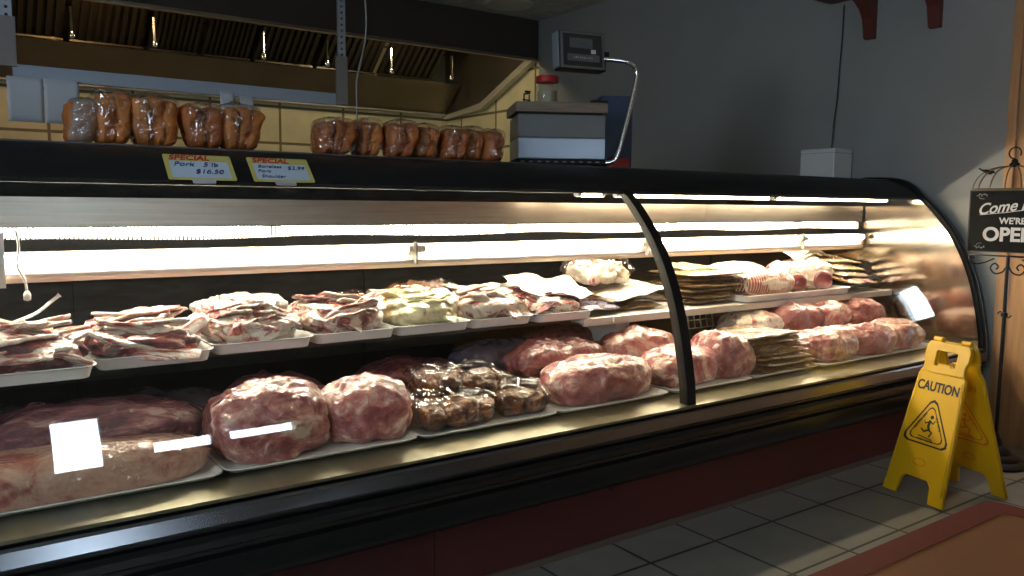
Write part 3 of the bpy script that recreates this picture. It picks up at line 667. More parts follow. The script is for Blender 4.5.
bag('offal_bag', (.175, .120, .052), 221, M['film2'], M['m_brown'], 'crumpled clear bag of brown offal at the front, left of the pork loins', 'bag', (1.31, 2.180, zt), .08, (0, 0), 'offal bags', 4, .024, 13)
bag('offal_bag', (.200, .100, .046), 222, M['film2'], M['m_brown'], 'crumpled clear bag of orange brown offal on top of the front bag', 'bag', (1.40, 2.29, zt + .066), -.08, (.12, .06), 'offal bags', 4, .030, 13)
bag('offal_bag', (.110, .10, .050), 223, M['film2'], M['m_brown'], 'small clear bag of orange offal, rightmost of the three offal bags', 'bag', (1.57, 2.175, zt), -.2, (0, 0), 'offal bags', 2, .022, 13)
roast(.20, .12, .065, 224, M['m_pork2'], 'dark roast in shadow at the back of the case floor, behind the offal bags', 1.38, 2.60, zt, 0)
roast(.235, .118, .074, 231, M['m_pork'], 'long pink pork loin in clear film at the front, left of the divider', 1.935, 2.185, zt, .02)
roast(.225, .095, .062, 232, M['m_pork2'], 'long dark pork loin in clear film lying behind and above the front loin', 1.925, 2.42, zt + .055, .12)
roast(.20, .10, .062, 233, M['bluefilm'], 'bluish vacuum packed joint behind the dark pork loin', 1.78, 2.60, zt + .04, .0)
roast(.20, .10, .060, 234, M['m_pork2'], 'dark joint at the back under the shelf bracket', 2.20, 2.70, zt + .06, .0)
roast(.185, .10, .070, 241, M['m_pork'], 'pink pork pack in clear film partly behind the divider, in front', 2.38, 2.195, zt, .05)
roast(.170, .10, .070, 242, M['m_pork'], 'pale pork joint in clear film behind the divider, on the rear row', 2.36, 2.42, zt + .045, -.1)
roast(.125, .12, .088, 243, M['m_pork'], 'tall pale pork pack in clear film right of the divider beside the tan packs', 2.64, 2.215, zt, .2)
for k in range(7):
    nm = ['lowest', 'second from the bottom', 'third from the bottom', 'fourth from the bottom', 'third from the top', 'second from the top', 'topmost'][k]
    putpack(.37, .27, .021, 250 + k, M['m_pack'], 'tan flat pack, %s in the stack on the case floor' % nm, (2.93 + .014 * math.sin(k * 1.7) - .006 * k, 2.195 + .009 * k, zt + k * .0225), .05 * math.sin(k * 2.2), (0, .02 * math.sin(k)), 'tan packs stacked on the case floor', .004)
roast(.18, .12, .068, 261, M['m_pork'], 'red joint in film at the front, right of the tan packs', 3.33, 2.190, zt, .1)
roast(.18, .12, .066, 262, M['m_pork2'], 'dark red joint in film in the middle of the right front row', 3.62, 2.190, zt, -.15)
roast(.18, .12, .066, 263, M['m_pork'], 'red joint in film at the right end of the front row, under the window gleam', 3.93, 2.200, zt, .1)
roast(.17, .12, .070, 264, M['m_fat'], 'pale fatty joint on the rear row, straight above the tan packs', 3.16, 2.47, zt + .055, .1)
roast(.165, .12, .075, 265, M['m_pork2'], 'mauve joint on the rear row beside the pale fatty joint', 3.42, 2.44, zt + .075, -.1)
roast(.165, .12, .072, 266, M['m_pork'], 'pink joint on the rear row near the mauve joint', 3.68, 2.44, zt + .075, .2)
roast(.17, .12, .072, 267, M['m_pork2'], 'dark red joint on the rear row, nearest the right end', 3.98, 2.45, zt + .07, -.1)
roast(.30, .12, .075, 268, M['m_pork2'], 'long red joint at the very back under the wide tray', 3.50, 2.70, zt + .05, 0)
# clear tub with a pale grid at the back
mb = MB()
for i in range(7): mb.box(-.13 + i * .043, -.125 + i * .043, 0, .004, 0, .12)
for j in range(4): mb.box(-.13, .135, 0, .004, j * .038, j * .038 + .005)
o = mb.build('wire_basket', M['whitepack'], None, loc=(2.94, 2.62, zt + .11), rot=(-.2, 0, 0)); tag(o, 'pale plastic grid leaning at the back above the tan packs', 'grid')

o = MB().prism_x([(0, -.075), (.004, -.075), (.004, .075), (0, .075)], -.03, .018).build('white_card', M['white'], None, loc=(.133, 2.560, 1.045)); tag(o, 'blank white card at the left edge of the photo, against the case lamps', 'card')
mb = MB(); mb.tube(spl([(.180, 2.578, 1.125), (.186, 2.578, 1.08), (.180, 2.578, 1.03), (.196, 2.578, .99), (.200, 2.578, .955)]), .0035, 8)
mb.lathe([(0, .930), (.009, .934), (.010, .948), (.006, .957), (0, .960)], .200, 2.578, 14)
o = mb.build('pull_string', M['greycord'], None, smooth='all'); tag(o, 'short pull string with a knob hanging from the lamp near the left end', 'pull string')
sp_ = empty('serving_spoon', (.20, 2.62, ZS + .11), 0, 'pale spoon handle sticking up behind the leftmost tray', 'spoon')
MB().tube(spl([(-.12, -.10, -.02), (-.05, -.04, .0), (.02, 0, .022), (.06, .02, .050), (.085, .02, .070)]), [.005] * 20 + [.008], 10).build('handle', M['white'], sp_, smooth='all')
blob(.035, .024, .008, 9, .001, 9, 1., 24, 14).build('bowl', M['white'], sp_, smooth='all', loc=(-.145, -.115, -.03))

# ------------------------------------------------------------------ price cards on the canopy
def price_card(x, lines, label, head='SPECIAL'):
    # canopy slope from (2.318,1.272) to (2.44,1.350)
    p0, p1 = Vector((x, 2.300, 1.262)), Vector((x, 2.378, 1.338)); n_ = (p1 - p0).normalized()
    r = empty('price_card', tuple(p0 + Vector((0, -.003, .002))), 0, label, 'price card', 'price cards on the canopy'); ang = math.atan2(n_.z, n_.y)
    r.rotation_euler = (ang, 0, 0)
    wd, ht = .180, .100
    me = MB(); me.prism_z(rrect(0, wd, 0, ht, .004, 2), 0, .0012); me.build('card', M['cardy'], r)
    MB().prism_z(rrect(.012, wd - .012, .008, ht * .74, .003, 2), .0012, .0016).build('writing_panel', M['cardb'], r)
    MB().prism_z(rrect(.06, .12, -.014, .004, .004, 2), -.0002, .0018).build('clip', mat('clear clip', (.5, .52, .55), .3), r)
    text_mesh('heading', head, .026, M['redink'], r, Matrix.Translation((.066, ht * .865, .0020)), shear=.25, bold=.0006, sx=1.15)
    for (s, tx, ty, sz) in lines: text_mesh('handwriting', s, sz, M['ink'], r, Matrix.Translation((tx, ty, .0022)), shear=.3, sx=1.15)
    return r
price_card(.515, [('Pork   5 lb', .080, .060, .024), ('$16.50', .110, .032, .024)], 'yellow bordered special price card on the black canopy, left one, reading Pork')
price_card(.742, [('Boneless', .058, .062, .017), ('$2.99', .135, .058, .020), ('Pork', .038, .042, .017), ('Shoulder', .060, .021, .017)], 'yellow bordered special price card on the black canopy, right one, listing three lines', 'SPECIAL')

# ------------------------------------------------------------------ bread on top of the case
ZT = 1.3625
def bread(x, y, wd, h, lobes, m, label, group, seed, lean=0., film='film', dep=.10, rz=.15):
    r = empty('bagged_bread', (x, y, ZT), rz, label, 'bread', group); rnd = random.Random(seed)
    sg = lambda v, e: math.copysign(abs(v) ** e, v)
    for k in range(lobes):
        u = (k + .5) / lobes - .5
        rr = wd / lobes * .66; hk = h * (.97 - .16 * abs(u) - .05 * rnd.random()); tl = rnd.uniform(-.06, .06) + u * .10
        rings = []
        N = 20
        for j in range(N + 1):
            t = j / N; prof = max(.05, 1 - abs(2 * t - 1) ** 7) ** .5 * (.80 + .24 * t if t < .75 else .98 - .25 * (t - .75))
            cx = u * wd * .86 * (.86 + .22 * t) + (lean + tl) * t * h
            ring = []
            for q in range(24):
                a = 2 * PI * q / 24; nn = 1 + .26 * noise.noise(Vector((math.cos(a) * 1.6, t * 3, seed + k))) + .10 * noise.noise(Vector((a * 3, t * 12, seed)))
                ring.append((cx + rr * prof * nn * sg(math.cos(a), .8), dep * .5 * prof * nn * sg(math.sin(a), .7), .003 + t * hk))
            rings.append(ring)
        mb = MB(); mb.loft(rings); mb.build('loaf', M[m], r, smooth='all')
    rings = []; N = 34; NQ = 64
    for j in range(N + 1):
        t = j / N; prof = max(.03, 1 - abs(2 * t - 1) ** 8) ** .5 * (.86 + .18 * t)
        ring = []
        for q in range(NQ):
            a = 2 * PI * q / NQ; c, d = math.cos(a), math.sin(a)
            w0 = Vector((c * 2.2, d * 2.2, t * 3 + seed * 1.3))
            nn = 1 + .07 * noise.noise(w0) + .09 * (.3 - abs(noise.noise(w0 * 1.7))) + .05 * (.3 - abs(noise.noise(w0 * 3.9)))
            top = .012 * noise.noise(Vector((c * 2, d * 2, seed))) * t
            ring.append((lean * t * h + (wd * .5 + .004) * prof * nn * sg(c, .7), (dep * .5 + .006) * prof * nn * sg(d, .7), .0005 + t * h * 1.0 + top))
        rings.append(ring)
    mb = MB(); mb.loft(rings); mb.build('plastic_bag', M[film], r, smooth='all')
    return r
BY = 2.60
gl_ = 'bagged loaves at the left end of the canopy'
bread(.345, BY, .075, .130, 1, 'crust2', 'narrow hazy plastic bread bag, far left of the left bread group', gl_, 1, .18, 'filmhazy', .09)
bread(.428, BY, .100, .165, 2, 'crust', 'tall hazy bag of brown bread, second from the left end of the canopy', gl_, 2, .04)
bread(.545, BY, .135, .158, 3, 'crust', 'widest bag of brown rolls, middle of the left bread group', gl_, 3, -.02)
bread(.685, BY, .110, .142, 2, 'crust2', 'bag of brown bread, fourth of the left bread group', gl_, 4, -.03)
bread(.790, BY, .120, .150, 3, 'crust', 'bag of brown rolls at the right end of the left bread group', gl_, 5, .02)
gr_ = 'bagged loaves beside the scale'
for k, (x_, wd, h, lobes, ln, lb) in enumerate((
    (1.095, .130, .128, 3, .16, 'wide slanting bag of brown bread at the left end of the row beside the scale'),
    (1.235, .092, .136, 2, .06, 'bag of brown bread, second in the row of seven beside the scale'),
    (1.345, .100, .138, 2, .12, 'bag of brown bread, third in the row of seven beside the scale'),
    (1.455, .095, .134, 2, .14, 'bag of brown bread, middle one in the row of seven beside the scale'),
    (1.560, .085, .130, 2, .12, 'bag of brown bread, third from the scale'),
    (1.655, .080, .136, 2, .14, 'bag of brown bread, second from the scale'),
    (1.740, .065, .128, 1, .08, 'narrow bag of brown bread right against the scale'))):
    bread(x_, BY + .03 * (k % 2), wd, h, lobes, 'crust' if k % 2 else 'crust2', lb, gr_, 20 + k, ln, 'film', .11, .1)

# ------------------------------------------------------------------ scale and the things around it
SXY, SRZ = Vector((2.14, 2.70)), -.50
def S(x, y): return (SXY.x + x * math.cos(SRZ) - y * math.sin(SRZ), SXY.y + x * math.sin(SRZ) + y * math.cos(SRZ))
SC = empty('counter_scale', (*SXY, ZT), SRZ, 'electronic counter scale with a steel front and a display head on a bent pole', 'scale')
for sx_ in (-.15, .15):
    for sy_ in (-.10, .10): MB().lathe([(.014, 0), (.016, .003), (.012, .012)], sx_, sy_, 12).build('foot', M['rubber'], SC)
MB().box(-.182, .182, -.135, .14, .010, .030).build('base', M['rubber'], SC, bevel=.003)
mb = MB()
for k in range(10): mb.box(-.165 + k * .034, -.150 + k * .034, -.1385, -.135, .015, .021)
mb.build('base_vents', M['scaled'], SC)
MB().box(-.178, .178, -.140, .14, .030, .112).build('steel_front', M['scalew'], SC, bevel=.004)
MB().box(-.178, .178, -.139, .14, .1125, .205).build('weigh_housing', M['scaled'], SC, bevel=.004)
MB().box(-.17, .17, -.125, .13, .205, .213).build('platter_support', M['rubber'], SC)
zb = .19
# pole and head
P = [(.205, -.10, .018), (.262, -.10, .026), (.283, -.10, .06), (.300, -.10, .12), (.330, -.10, .24), (.352, -.10, .33), (.357, -.10, .37), (.345, -.10, .400), (.315, -.10, .418), (.270, -.10, .424), (.215, -.10, .427)]
P = [(a - .035, b_ + (.03 if c < .1 else .03), c + (.012 if c > .3 else 0)) for a, b_, c in P]
MB().tube(spl(P), .0095, 12).build('pole', M['chrome'], SC, smooth='all')
hd = bpy.data.objects.new('display_head', None)
HM = Matrix.Translation((.080, -.07, .462)) @ Matrix.Rotation(.28, 4, 'Z') @ Matrix.Rotation(-.10, 4, 'X') @ Matrix.Scale(.88, 4)
def hb(x0, x1, y0, y1, z0, z1): return MB().box(x0, x1, y0, y1, z0, z1, HM)
H_ = hb(-.118, .118, -.030, .030, -.088, .088).build('display_head', M['black'], SC, bevel=.008, bseg=3)
def hp(name, m, *b_, bevel=0.): return MB().box(*b_, HM).build(name, m, H_, bevel=bevel)
hp('bezel', M['scaled'], -.112, .112, -.034, -.0302, -.083, .083, bevel=.0015)
hp('face', mat('head face black', (.02, .02, .022), .2), -.100, .100, -.0352, -.0341, -.072, .074)
hp('screen', M['lcd'], -.068, .050, -.0364, -.0353, .010, .055)
hp('screen', M['lcd'], -.080, .085, -.0364, -.0353, -.050, -.018)
hp('sticker', mat('white sticker', (.6, .62, .62), .5), .042, .066, -.0366, -.0353, -.012, .006)
hp('lit_side_strip', M['scalew'], -.1255, -.1185, -.026, .026, -.080, .082, bevel=.001)  # pale strip in place of the light on the head's left side
hp('pole_mount', M['black'], .1185, .150, -.014, .014, -.022, .010, bevel=.003)
text_mesh('keypad_marks', '7 8 9  0 4 5 6  1 2 3', .012, M['chalk'], H_, HM @ Matrix.Translation((0, -.0368, -.034)) @ Matrix.Rotation(PI / 2, 4, 'X'), ext=.0002)
text_mesh('screen_marks', '0.00  0.00', .018, mat('dim digits', (.03, .035, .035), .4), H_, HM @ Matrix.Translation((-.01, -.0368, .030)) @ Matrix.Rotation(PI / 2, 4, 'X'), ext=.0002)
# board on the platter
b = empty('wooden_board', (*SXY, ZT + .2135), SRZ + .02, 'thick worn wooden board lying on top of the scale', 'board')
MB().box(-.190, .186, -.14, .15, 0, .040).build('plank', M['wood'], b, bevel=.006)
MB().box(-.15, .17, -.12, .13, .040, .043).build('paper_sheet', mat('stained paper', (.22, .13, .11), .7), b)
zj = ZT + .2565
jr = empty('glass_jar', (*S(-.035, .03), zj + .0005), 0, 'clear jar of tan powder with a red lid on the wooden board', 'jar')
MB().lathe([(.0, 0), (.044, 0), (.048, .006), (.048, .078), (.040, .090), (.040, .094), (.037, .094), (.037, .088), (.044, .076), (.044, .008), (.0, .006)], n=32).build('glass_body', M['pane'], jr, smooth=True)
MB().lathe([(.0, .008), (.041, .008), (.041, .060), (.0, .064)], n=24).build('contents', mat('tan powder', (.40, .33, .20), .8), jr, smooth=True)
MB().lathe([(.0, .1215), (.046, .1215), (.0475, .118), (.0475, .0955), (.0, .0955)], n=32).build('lid', M['redp'], jr, smooth=True)
s = empty('wire_stand', (*S(-.125, 0), zj - .002), .2, 'small black wire stand at the left end of the wooden board', 'stand')
mb = MB()
for a in (-.016, .016): mb.tube([(a, 0, 0), (a, 0, .045)], .003, 8)
mb.tube([(-.022, 0, .022), (.022, 0, .022)], .003, 8).tube([(-.016, 0, .045), (.020, 0, .050)], .003, 8).box(-.022, .022, -.012, .012, 0, .003)
mb.build('frame', M['iron'], s)
mb = MB(); mb.box(-.006, .018, -.006, .006, .052, .060); mb.build('clip', M['iron'], s)
# knife lying on the board
kn = empty('steel_knife', (*S(.10, -.07), zj + .001), -.65, 'knife with a dark handle lying at the right of the wooden board', 'knife')
MB().prism_z([(-.10, -.002), (-.10, .012), (.0, .014), (.03, .010), (.03, -.002)], 0, .0018).build('blade', M['chrome'], kn)
MB().tube([(.028, .004, .007), (.06, .005, .009), (.10, .003, .008)], [.007, .009, .007], 10).build('handle', M['black'], kn, smooth=True)
# blue box, red tag, dark equipment
o = MB().box(-.072, .072, -.05, .05, 0, .335).build('blue_binder', M['blue'], None, bevel=.004, loc=(2.555, 2.80, ZT), rot=(0, .01, -.5)); tag(o, 'tall dark blue box standing right of the scale, behind its pole', 'box')
o = MB().prism_x([(0, 0), (.05, 0), (.045, .035), (.02, .048), (.004, .03)], -.045, .045).build('red_clamp', M['redp'], None, bevel=.003, loc=(2.41, 2.60, ZT), rot=(0, 0, -.5)); tag(o, 'small red plastic wedge at the foot of the scale pole', 'wedge')
# white box on the case by the wall, its cord
wb = empty('white_box', (4.31, 2.875, ZT), 0, 'white plastic box standing on the case top against the right wall', 'box')
MB().box(-.095, .085, -.115, .11, 0, .185).build('housing', M['white'], wb, bevel=.012, bseg=3)
MB().box(-.096, .086, -.116, .111, .158, .1605).build('lid_seam', mat('seam grey', (.3, .3, .3), .5), wb)
o = MB().tube(spl([(4.395, 2.86, 2.385), (4.395, 2.862, 2.2), (4.39, 2.868, 2.0), (4.392, 2.875, 1.85), (4.385, 2.885, 1.7), (4.38, 2.888, 1.535)]), .0032, 8).build('electric_wire', M['cord'], None, smooth='all'); tag(o, 'thin black cord hanging down the grey wall to the white box', 'cord')
# wall shelf
WS = empty('wall_shelf', (4.40, 2.5, 2.36), 0, 'red brown wooden wall shelf high on the grey wall above the case', 'shelf')
MB().box(-.24, .005, -.32, .45, .045, .068).build('shelf_board', M['bracket'], WS, bevel=.003)
br = [(0.005, .045), (0.005, -.200), (-.028, -.195), (-.036, -.155), (-.050, -.09), (-.085, -.04), (-.14, -.005), (-.19, .015), (-.20, .045)]
for yy in (.185, -.185):
    MB().loft([[(x_, yy - .03, z_) for x_, z_ in br], [(x_, yy + .03, z_) for x_, z_ in br]]).build('bracket', M['bracket'], WS, bevel=.002)
o = MB().box(-.006, .006, -.05, .05, -.06, .06).build('outlet_plate', M['signblack'], None, bevel=.003, loc=(4.412, 5.0, 2.33)); tag(o, 'small dark outlet plate on the grey wall behind the scale display', 'outlet')
MB().box(-.008, -.0062, -.018, .018, -.035, -.008).box(-.008, -.0062, -.018, .018, .008, .035).build('socket', M['scaled'], o)

# ------------------------------------------------------------------ kitchen: hood, rail, papers
hd_ = empty('range_hood', (1.7, 6.6, 2.1), 0, 'long stainless range hood with baffle filters over the tiled kitchen wall', 'range hood')
HO = Vector((-1.7, -6.6, -2.1))
def hpart(mb, name, m, **k):
    mb.v = [tuple(Vector(v) + HO) for v in mb.v]; return mb.build(name, m, hd_, **k)
HX0, HX1 = -.6, 4.405
hpart(MB().box(HX0, HX1, 5.83, 5.85, 2.485, ZC - .002), 'front_panel', M['hooddark'])
hpart(MB().box(HX0, HX1, 5.80, 5.852, 2.465, 2.488), 'front_lip', M['hood'], bevel=.003)
hpart(MB().prism_x([(5.85, 2.48), (6.62, 2.16), (7.38, 2.12), (7.38, 2.80), (5.85, 2.80)], HX1 - .02, HX1 - .002), 'end_panel', M['hood'])
hpart(MB().prism_x([(5.85, 2.525), (5.85, 2.465), (6.66, 2.125), (7.36, 2.09), (7.36, 2.12), (6.67, 2.185)], HX1 - .06, HX1), 'end_rim', mat('painted lit hood rim', (.62, .58, .45), .4, metal=.4))  # whiter colour painted in for the hood light on this rim
hpart(MB().prism_x([(7.02, 2.40), (7.03, 2.40), (7.375, 2.16), (7.375, 2.13), (7.33, 2.13)], HX0, HX1 - .06), 'back_gutter', M['hood'])
hpart(MB().box(HX0, HX1 - .06, 7.30, 7.35, 2.12, 2.135), 'back_lip', mat('painted lit lip', (.5, .47, .40), .4, metal=.5))  # paler colour painted in for the light along the rear lip
hpart(MB().box(HX0, HX1, 5.85, 7.39, 2.79, 2.812), 'hood_top', M['hood'])
RX = [-.25, .31, .88, 1.437, 1.85, 2.27, 2.82, 3.43, 4.06]
for k in range(len(RX) - 1):
    x0, x1 = RX[k] + .02, RX[k + 1] - .02
    mb = MB(); nb = 9
    for i in range(nb):
        xa = x0 + (x1 - x0) * i / nb; xb = xa + (x1 - x0) / nb * .52
        mb.loft([[(xa, 7.02, 2.42), (xb, 7.02, 2.42), (xb, 7.045, 2.44), (xa, 7.045, 2.44)], [(xa, 6.60, 2.76), (xb, 6.60, 2.76), (xb, 6.625, 2.78), (xa, 6.625, 2.78)]])
    mb.loft([[(x0, 7.06, 2.43), (x1, 7.06, 2.43), (x1, 7.065, 2.44), (x0, 7.065, 2.44)], [(x0, 6.64, 2.775), (x1, 6.64, 2.775), (x1, 6.645, 2.785), (x0, 6.645, 2.785)]])
    mb.box(x0, x1, 7.0, 7.03, 2.405, 2.42)
    hpart(mb, 'baffle_filter', M['filter'])
for x_ in RX[1:]:
    if x_ == 1.85: continue
    hpart(MB().tube([(x_, 6.72, 2.42), (x_, 6.72, 2.60)], .012, 8), 'lamp_rod', M['chrome'])
    hpart(MB().lathe([(.0, 2.38), (.022, 2.385), (.026, 2.40), (.02, 2.425), (.0, 2.43)], x_, 6.72, 14), 'rod_knob', M['chrome'], smooth=True)
for x_ in (.95, 3.2):
    o = empty('hood_light', (x_, 6.15, 2.70), 0, 'round warm lamp inside the range hood, %s one' % ('left' if x_ < 2 else 'right'), 'lamp', 'lamps inside the hood')
    MB().lathe([(.0, .085), (.05, .085), (.05, .06), (.075, .05), (.075, .04), (.0, .04)], n=24).build('socket', M['hood'], o, smooth=True)
    MB().lathe([(.0, .039), (.055, .039), (.066, .0), (.055, -.035), (.03, -.055), (.0, -.06)], n=24).build('globe', emission('warm hood lamp %d' % x_, (1, .60, .24) if x_ < 2 else (1, .84, .50), 95 if x_ < 2 else 85), o, smooth=True)
o = MB().lathe([(.10, -.001), (.20, -.001), (.20, -.012), (.17, -.020), (.15, -.012), (.12, -.012), (.10, -.020), (.08, -.016), (.05, -.012), (.0, -.022), (.0, -.001)], n=48).build('ceiling_vent', M['white'], None, smooth=True, loc=(3.86, 5.50, ZC)); tag(o, 'round white air vent on the ceiling beside the hood', 'vent')
# hanging ticket rail with its struts
rl = empty('hanging_rail', (1.0, 4.0, 1.757), 0, 'blue grey steel rail hung from perforated struts above the kitchen', 'rail')
MB().box(-.70, .72, -.015, .015, -.045, .012).build('rail', M['railm'], rl, bevel=.002)
for xs, zz in ((-.715, 0), (.745, 0)):
    mb = MB().box(xs - .030, xs + .030, -.034, -.016, -.045 if xs > 0 else .0, .20)
    mb.build('mounting_plate', M['plate'], rl, bevel=.002)
    mb = MB(); z_ = .20
    while z_ < 1.055:
        mb.box(xs - .020, xs - .006, -.034, -.020, z_, z_ + .030); mb.box(xs + .006, xs + .020, -.034, -.020, z_, z_ + .030)
        mb.box(xs - .006, xs + .006, -.034, -.020, z_ + .012, z_ + .030); z_ += .030
    mb.build('perforated_strut', M['scalew'], rl)
    MB().box(xs - .04, xs + .04, -.04, .0, 1.056, 1.062).build('ceiling_foot', M['plate'], rl)
def sheet(x0, x1, z0, z1, y, label, group='papers taped to the rail', fold=False):
    mb = MB(); g = []
    for j in range(7):
        for i in range(9):
            u, v = i / 8, j / 6
            g.append((x0 + (x1 - x0) * u, y - .006 - .006 * math.sin(v * 3 + u * 2) * v - (.008 * abs(u - .5) if fold else 0), z1 + (z0 - z1) * v))
    mb.add(g, [(j * 9 + i, j * 9 + i + 1, j * 9 + i + 10, j * 9 + i + 9) for j in range(6) for i in range(8)])
    o = mb.build('taped_paper', M['paper'], None, smooth='all'); tag(o, label, 'paper', group)
    s_ = o.modifiers.new('thickness', 'SOLIDIFY'); s_.thickness = .0008; s_.offset = -1
sheet(.275, .405, 1.535, 1.718, 3.985, 'left sheet of the pair of white papers hanging from the rail')
sheet(.407, .540, 1.535, 1.718, 3.983, 'right sheet of the pair of white papers hanging from the rail')
sheet(1.133, 1.195, 1.56, 1.730, 3.985, 'narrow paper strip hanging from the rail above the last left loaf')
sheet(1.225, 1.290, 1.45, 1.715, 3.985, 'longer paper strip hanging from the rail right of the narrow one')
o = MB().tube(spl([(1.66, 3.6, ZC), (1.665, 3.6, 2.5), (1.70, 3.6, 2.2), (1.705, 3.6, 2.0), (1.66, 3.6, 1.80), (1.655, 3.6, 1.70), (1.66, 3.6, 1.3), (1.66, 3.6, .0)]), .004, 8).build('hanging_cable', M['greycord'], None, smooth='all'); tag(o, 'thin grey cable hanging from the ceiling beside the perforated strut', 'cable')
# back work table with dark machine
eq = empty('work_counter', (2.9, 5.0, 0), 0, 'steel work counter behind the case in the kitchen', 'counter')
MB().box(-1.0, 1.2, -.35, .35, .86, .90).build('worktop', M['steel'], eq, bevel=.004)
for a in (-.95, 1.15):
    for c_ in (-.3, .3): MB().tube([(a, c_, 0), (a, c_, .86)], .02, 10).build('leg', M['steel'], eq)
MB().box(-.95, 1.15, -.3, .3, .25, .27).build('lower_shelf', M['steel'], eq)
mc = empty('meat_slicer', (2.93, 4.95, .9005), 0, 'dark bulky kitchen machine seen behind the bread, left of the scale', 'kitchen machine')
MB().box(-.34, .34, -.22, .22, 0, .62).build('housing', M['scaled'], mc, bevel=.02)
MB().prism_x([(-.22, .62), (.22, .62), (.18, .76), (-.02, .80), (-.16, .74)], -.18, .34).build('hopper', M['rubber'], mc, bevel=.01)
MB().box(-.33, -.20, -.23, -.2205, .40, .58).build('control_plate', M['black'], mc)

# ------------------------------------------------------------------ caution sign
def sign_panel(root, name, label=None):
    W0, W1, Ht = .140, .100, .635
    out = [(-W0, 0), (-W0 + .058, 0), (-W0 + .066, .062), (-W0 + .085, .085), (W0 - .085, .085), (W0 - .066, .062), (W0 - .058, 0), (W0, 0),
           (W1 + .006, .50), (W1 - .008, .525), (W1 - .008, .555), (W1 + .0, .575), (W1 - .0, .615), (W1 - .012, .635), (-W1 + .012, .635), (-W1, .615), (-W1, .575), (-W1 + .008, .555), (-W1 + .008, .525), (-W1 - .006, .50)]
    hole = [(-.052, .545), (-.046, .538), (-.030, .538), (-.026, .548), (.026, .548), (.030, .538), (.046, .538), (.052, .545), (.052, .598), (.046, .605), (-.046, .605), (-.052, .598)]
    me = plate_mesh([out, hole], .006, .003); return me
def tri_ring(cx, cy, r, t, rot=0.):
    o = []
    for rr in (r, r - t):
        pts = []
        for k in range(3):
            a = PI / 2 + k * 2 * PI / 3 + rot
            for d in (-.16, 0, .16): pts.append((cx + rr * (1 - abs(d) * .45) * math.cos(a + d), cy + rr * (1 - abs(d) * .45) * math.sin(a + d)))
        o.append(pts)
    return o
def sign_graphics(parent, m, mtx, word=True):
    if word: text_mesh('caution_word', 'CAUTION', .054, m, parent, mtx @ Matrix.Translation((0, .452, .0098)), ext=.0004, bold=.0016, sx=.80)
    else: text_mesh('caution_word', 'CAUTION', .040, m, parent, mtx @ Matrix.Translation((0, .455, .0098)), ext=.0004, sx=.86)
    me = plate_mesh(tri_ring(0, .285, .118, .011), .0004); me.transform(mtx @ Matrix.Translation((0, 0, .0098))); link('warning_triangle', me, m, parent)
    me = plate_mesh(tri_ring(0, .285, .088, .006), .0004); me.transform(mtx @ Matrix.Translation((0, 0, .0098))); link('inner_triangle', me, m, parent)
    for k in range(3):     # the words run along the three sides of the triangle
        a = k * 2 * PI / 3
        text_mesh('border_words', ['WET FLOOR', 'CUIDADO', 'PISO MOJADO'][k], .013, m, parent, mtx @ Matrix.Translation((0, .285, .0098)) @ Matrix.Rotation(a, 4, 'Z') @ Matrix.Translation((0, -.0495, 0)), ext=.0004, bold=.0003)
    mb = MB(); F = .0098
    def limb(p, wds):
        rings = []
        Pn = [Vector((a, b_ + .285, F)) for a, b_ in p]
        for i, q in enumerate(Pn):
            d = (Pn[min(i + 1, len(Pn) - 1)] - Pn[max(i - 1, 0)]).normalized(); nn = Vector((-d.y, d.x, 0)) * wds[i]
            rings.append([q + nn, q - nn, q - nn + Vector((0, 0, .0005)), q + nn + Vector((0, 0, .0005))])
        mb.loft(rings)
    limb([(.004, .034), (.0, .010), (.008, -.008)], [.005, .006, .005])          # trunk
    limb([(.003, .030), (.020, .022), (.026, .036)], [.003, .003, .002])
    limb([(.002, .028), (-.016, .018), (-.022, .028)], [.003, .003, .002])
    limb([(.006, -.006), (.022, -.014), (.012, -.034)], [.004, .004, .003])
    limb([(.004, -.006), (-.014, -.016), (-.030, -.006)], [.004, .004, .003])
    limb([(-.036, -.036), (.030, -.042)], [.002, .002])
    mb.v = [tuple(mtx @ Vector(v)) for v in mb.v]
    mb.build('slipping_figure', m, parent)
    me = plate_mesh([[(.008 + .008 * math.cos(t), .285 + .047 + .008 * math.sin(t)) for t in [2 * PI * k / 14 for k in range(14)]]], .0004); me.transform(mtx @ Matrix.Translation((0, 0, .0098))); link('figure_head', me, m, parent)
    el = lambda rx, ry: [(rx * math.cos(t), .145 + ry * math.sin(t)) for t in [2 * PI * k / 24 for k in range(24)]]
    me = plate_mesh([el(.030, .016), el(.027, .013)], .0004); me.transform(mtx @ Matrix.Translation((0, 0, .0098))); link('maker_mark', me, M['signred'], parent)
fm, rm = Vector((3.275, 1.705, 0)), Vector((3.620, 1.620, 0))
mid = (fm + rm) / 2; ax = (fm - rm).normalized(); sp = (fm - rm).length
cs = empty('caution_sign', tuple(mid), 0, 'yellow folding caution sign with a slipping figure, standing on the tiles by the case', 'caution sign')
cs.scale = (1.03, 1.03, 1.035); cs.rotation_euler = (0, 0, math.atan2(ax.y, ax.x))      # local +x points to the front panel foot
lean = math.asin((sp / 2 - .012) / .635)
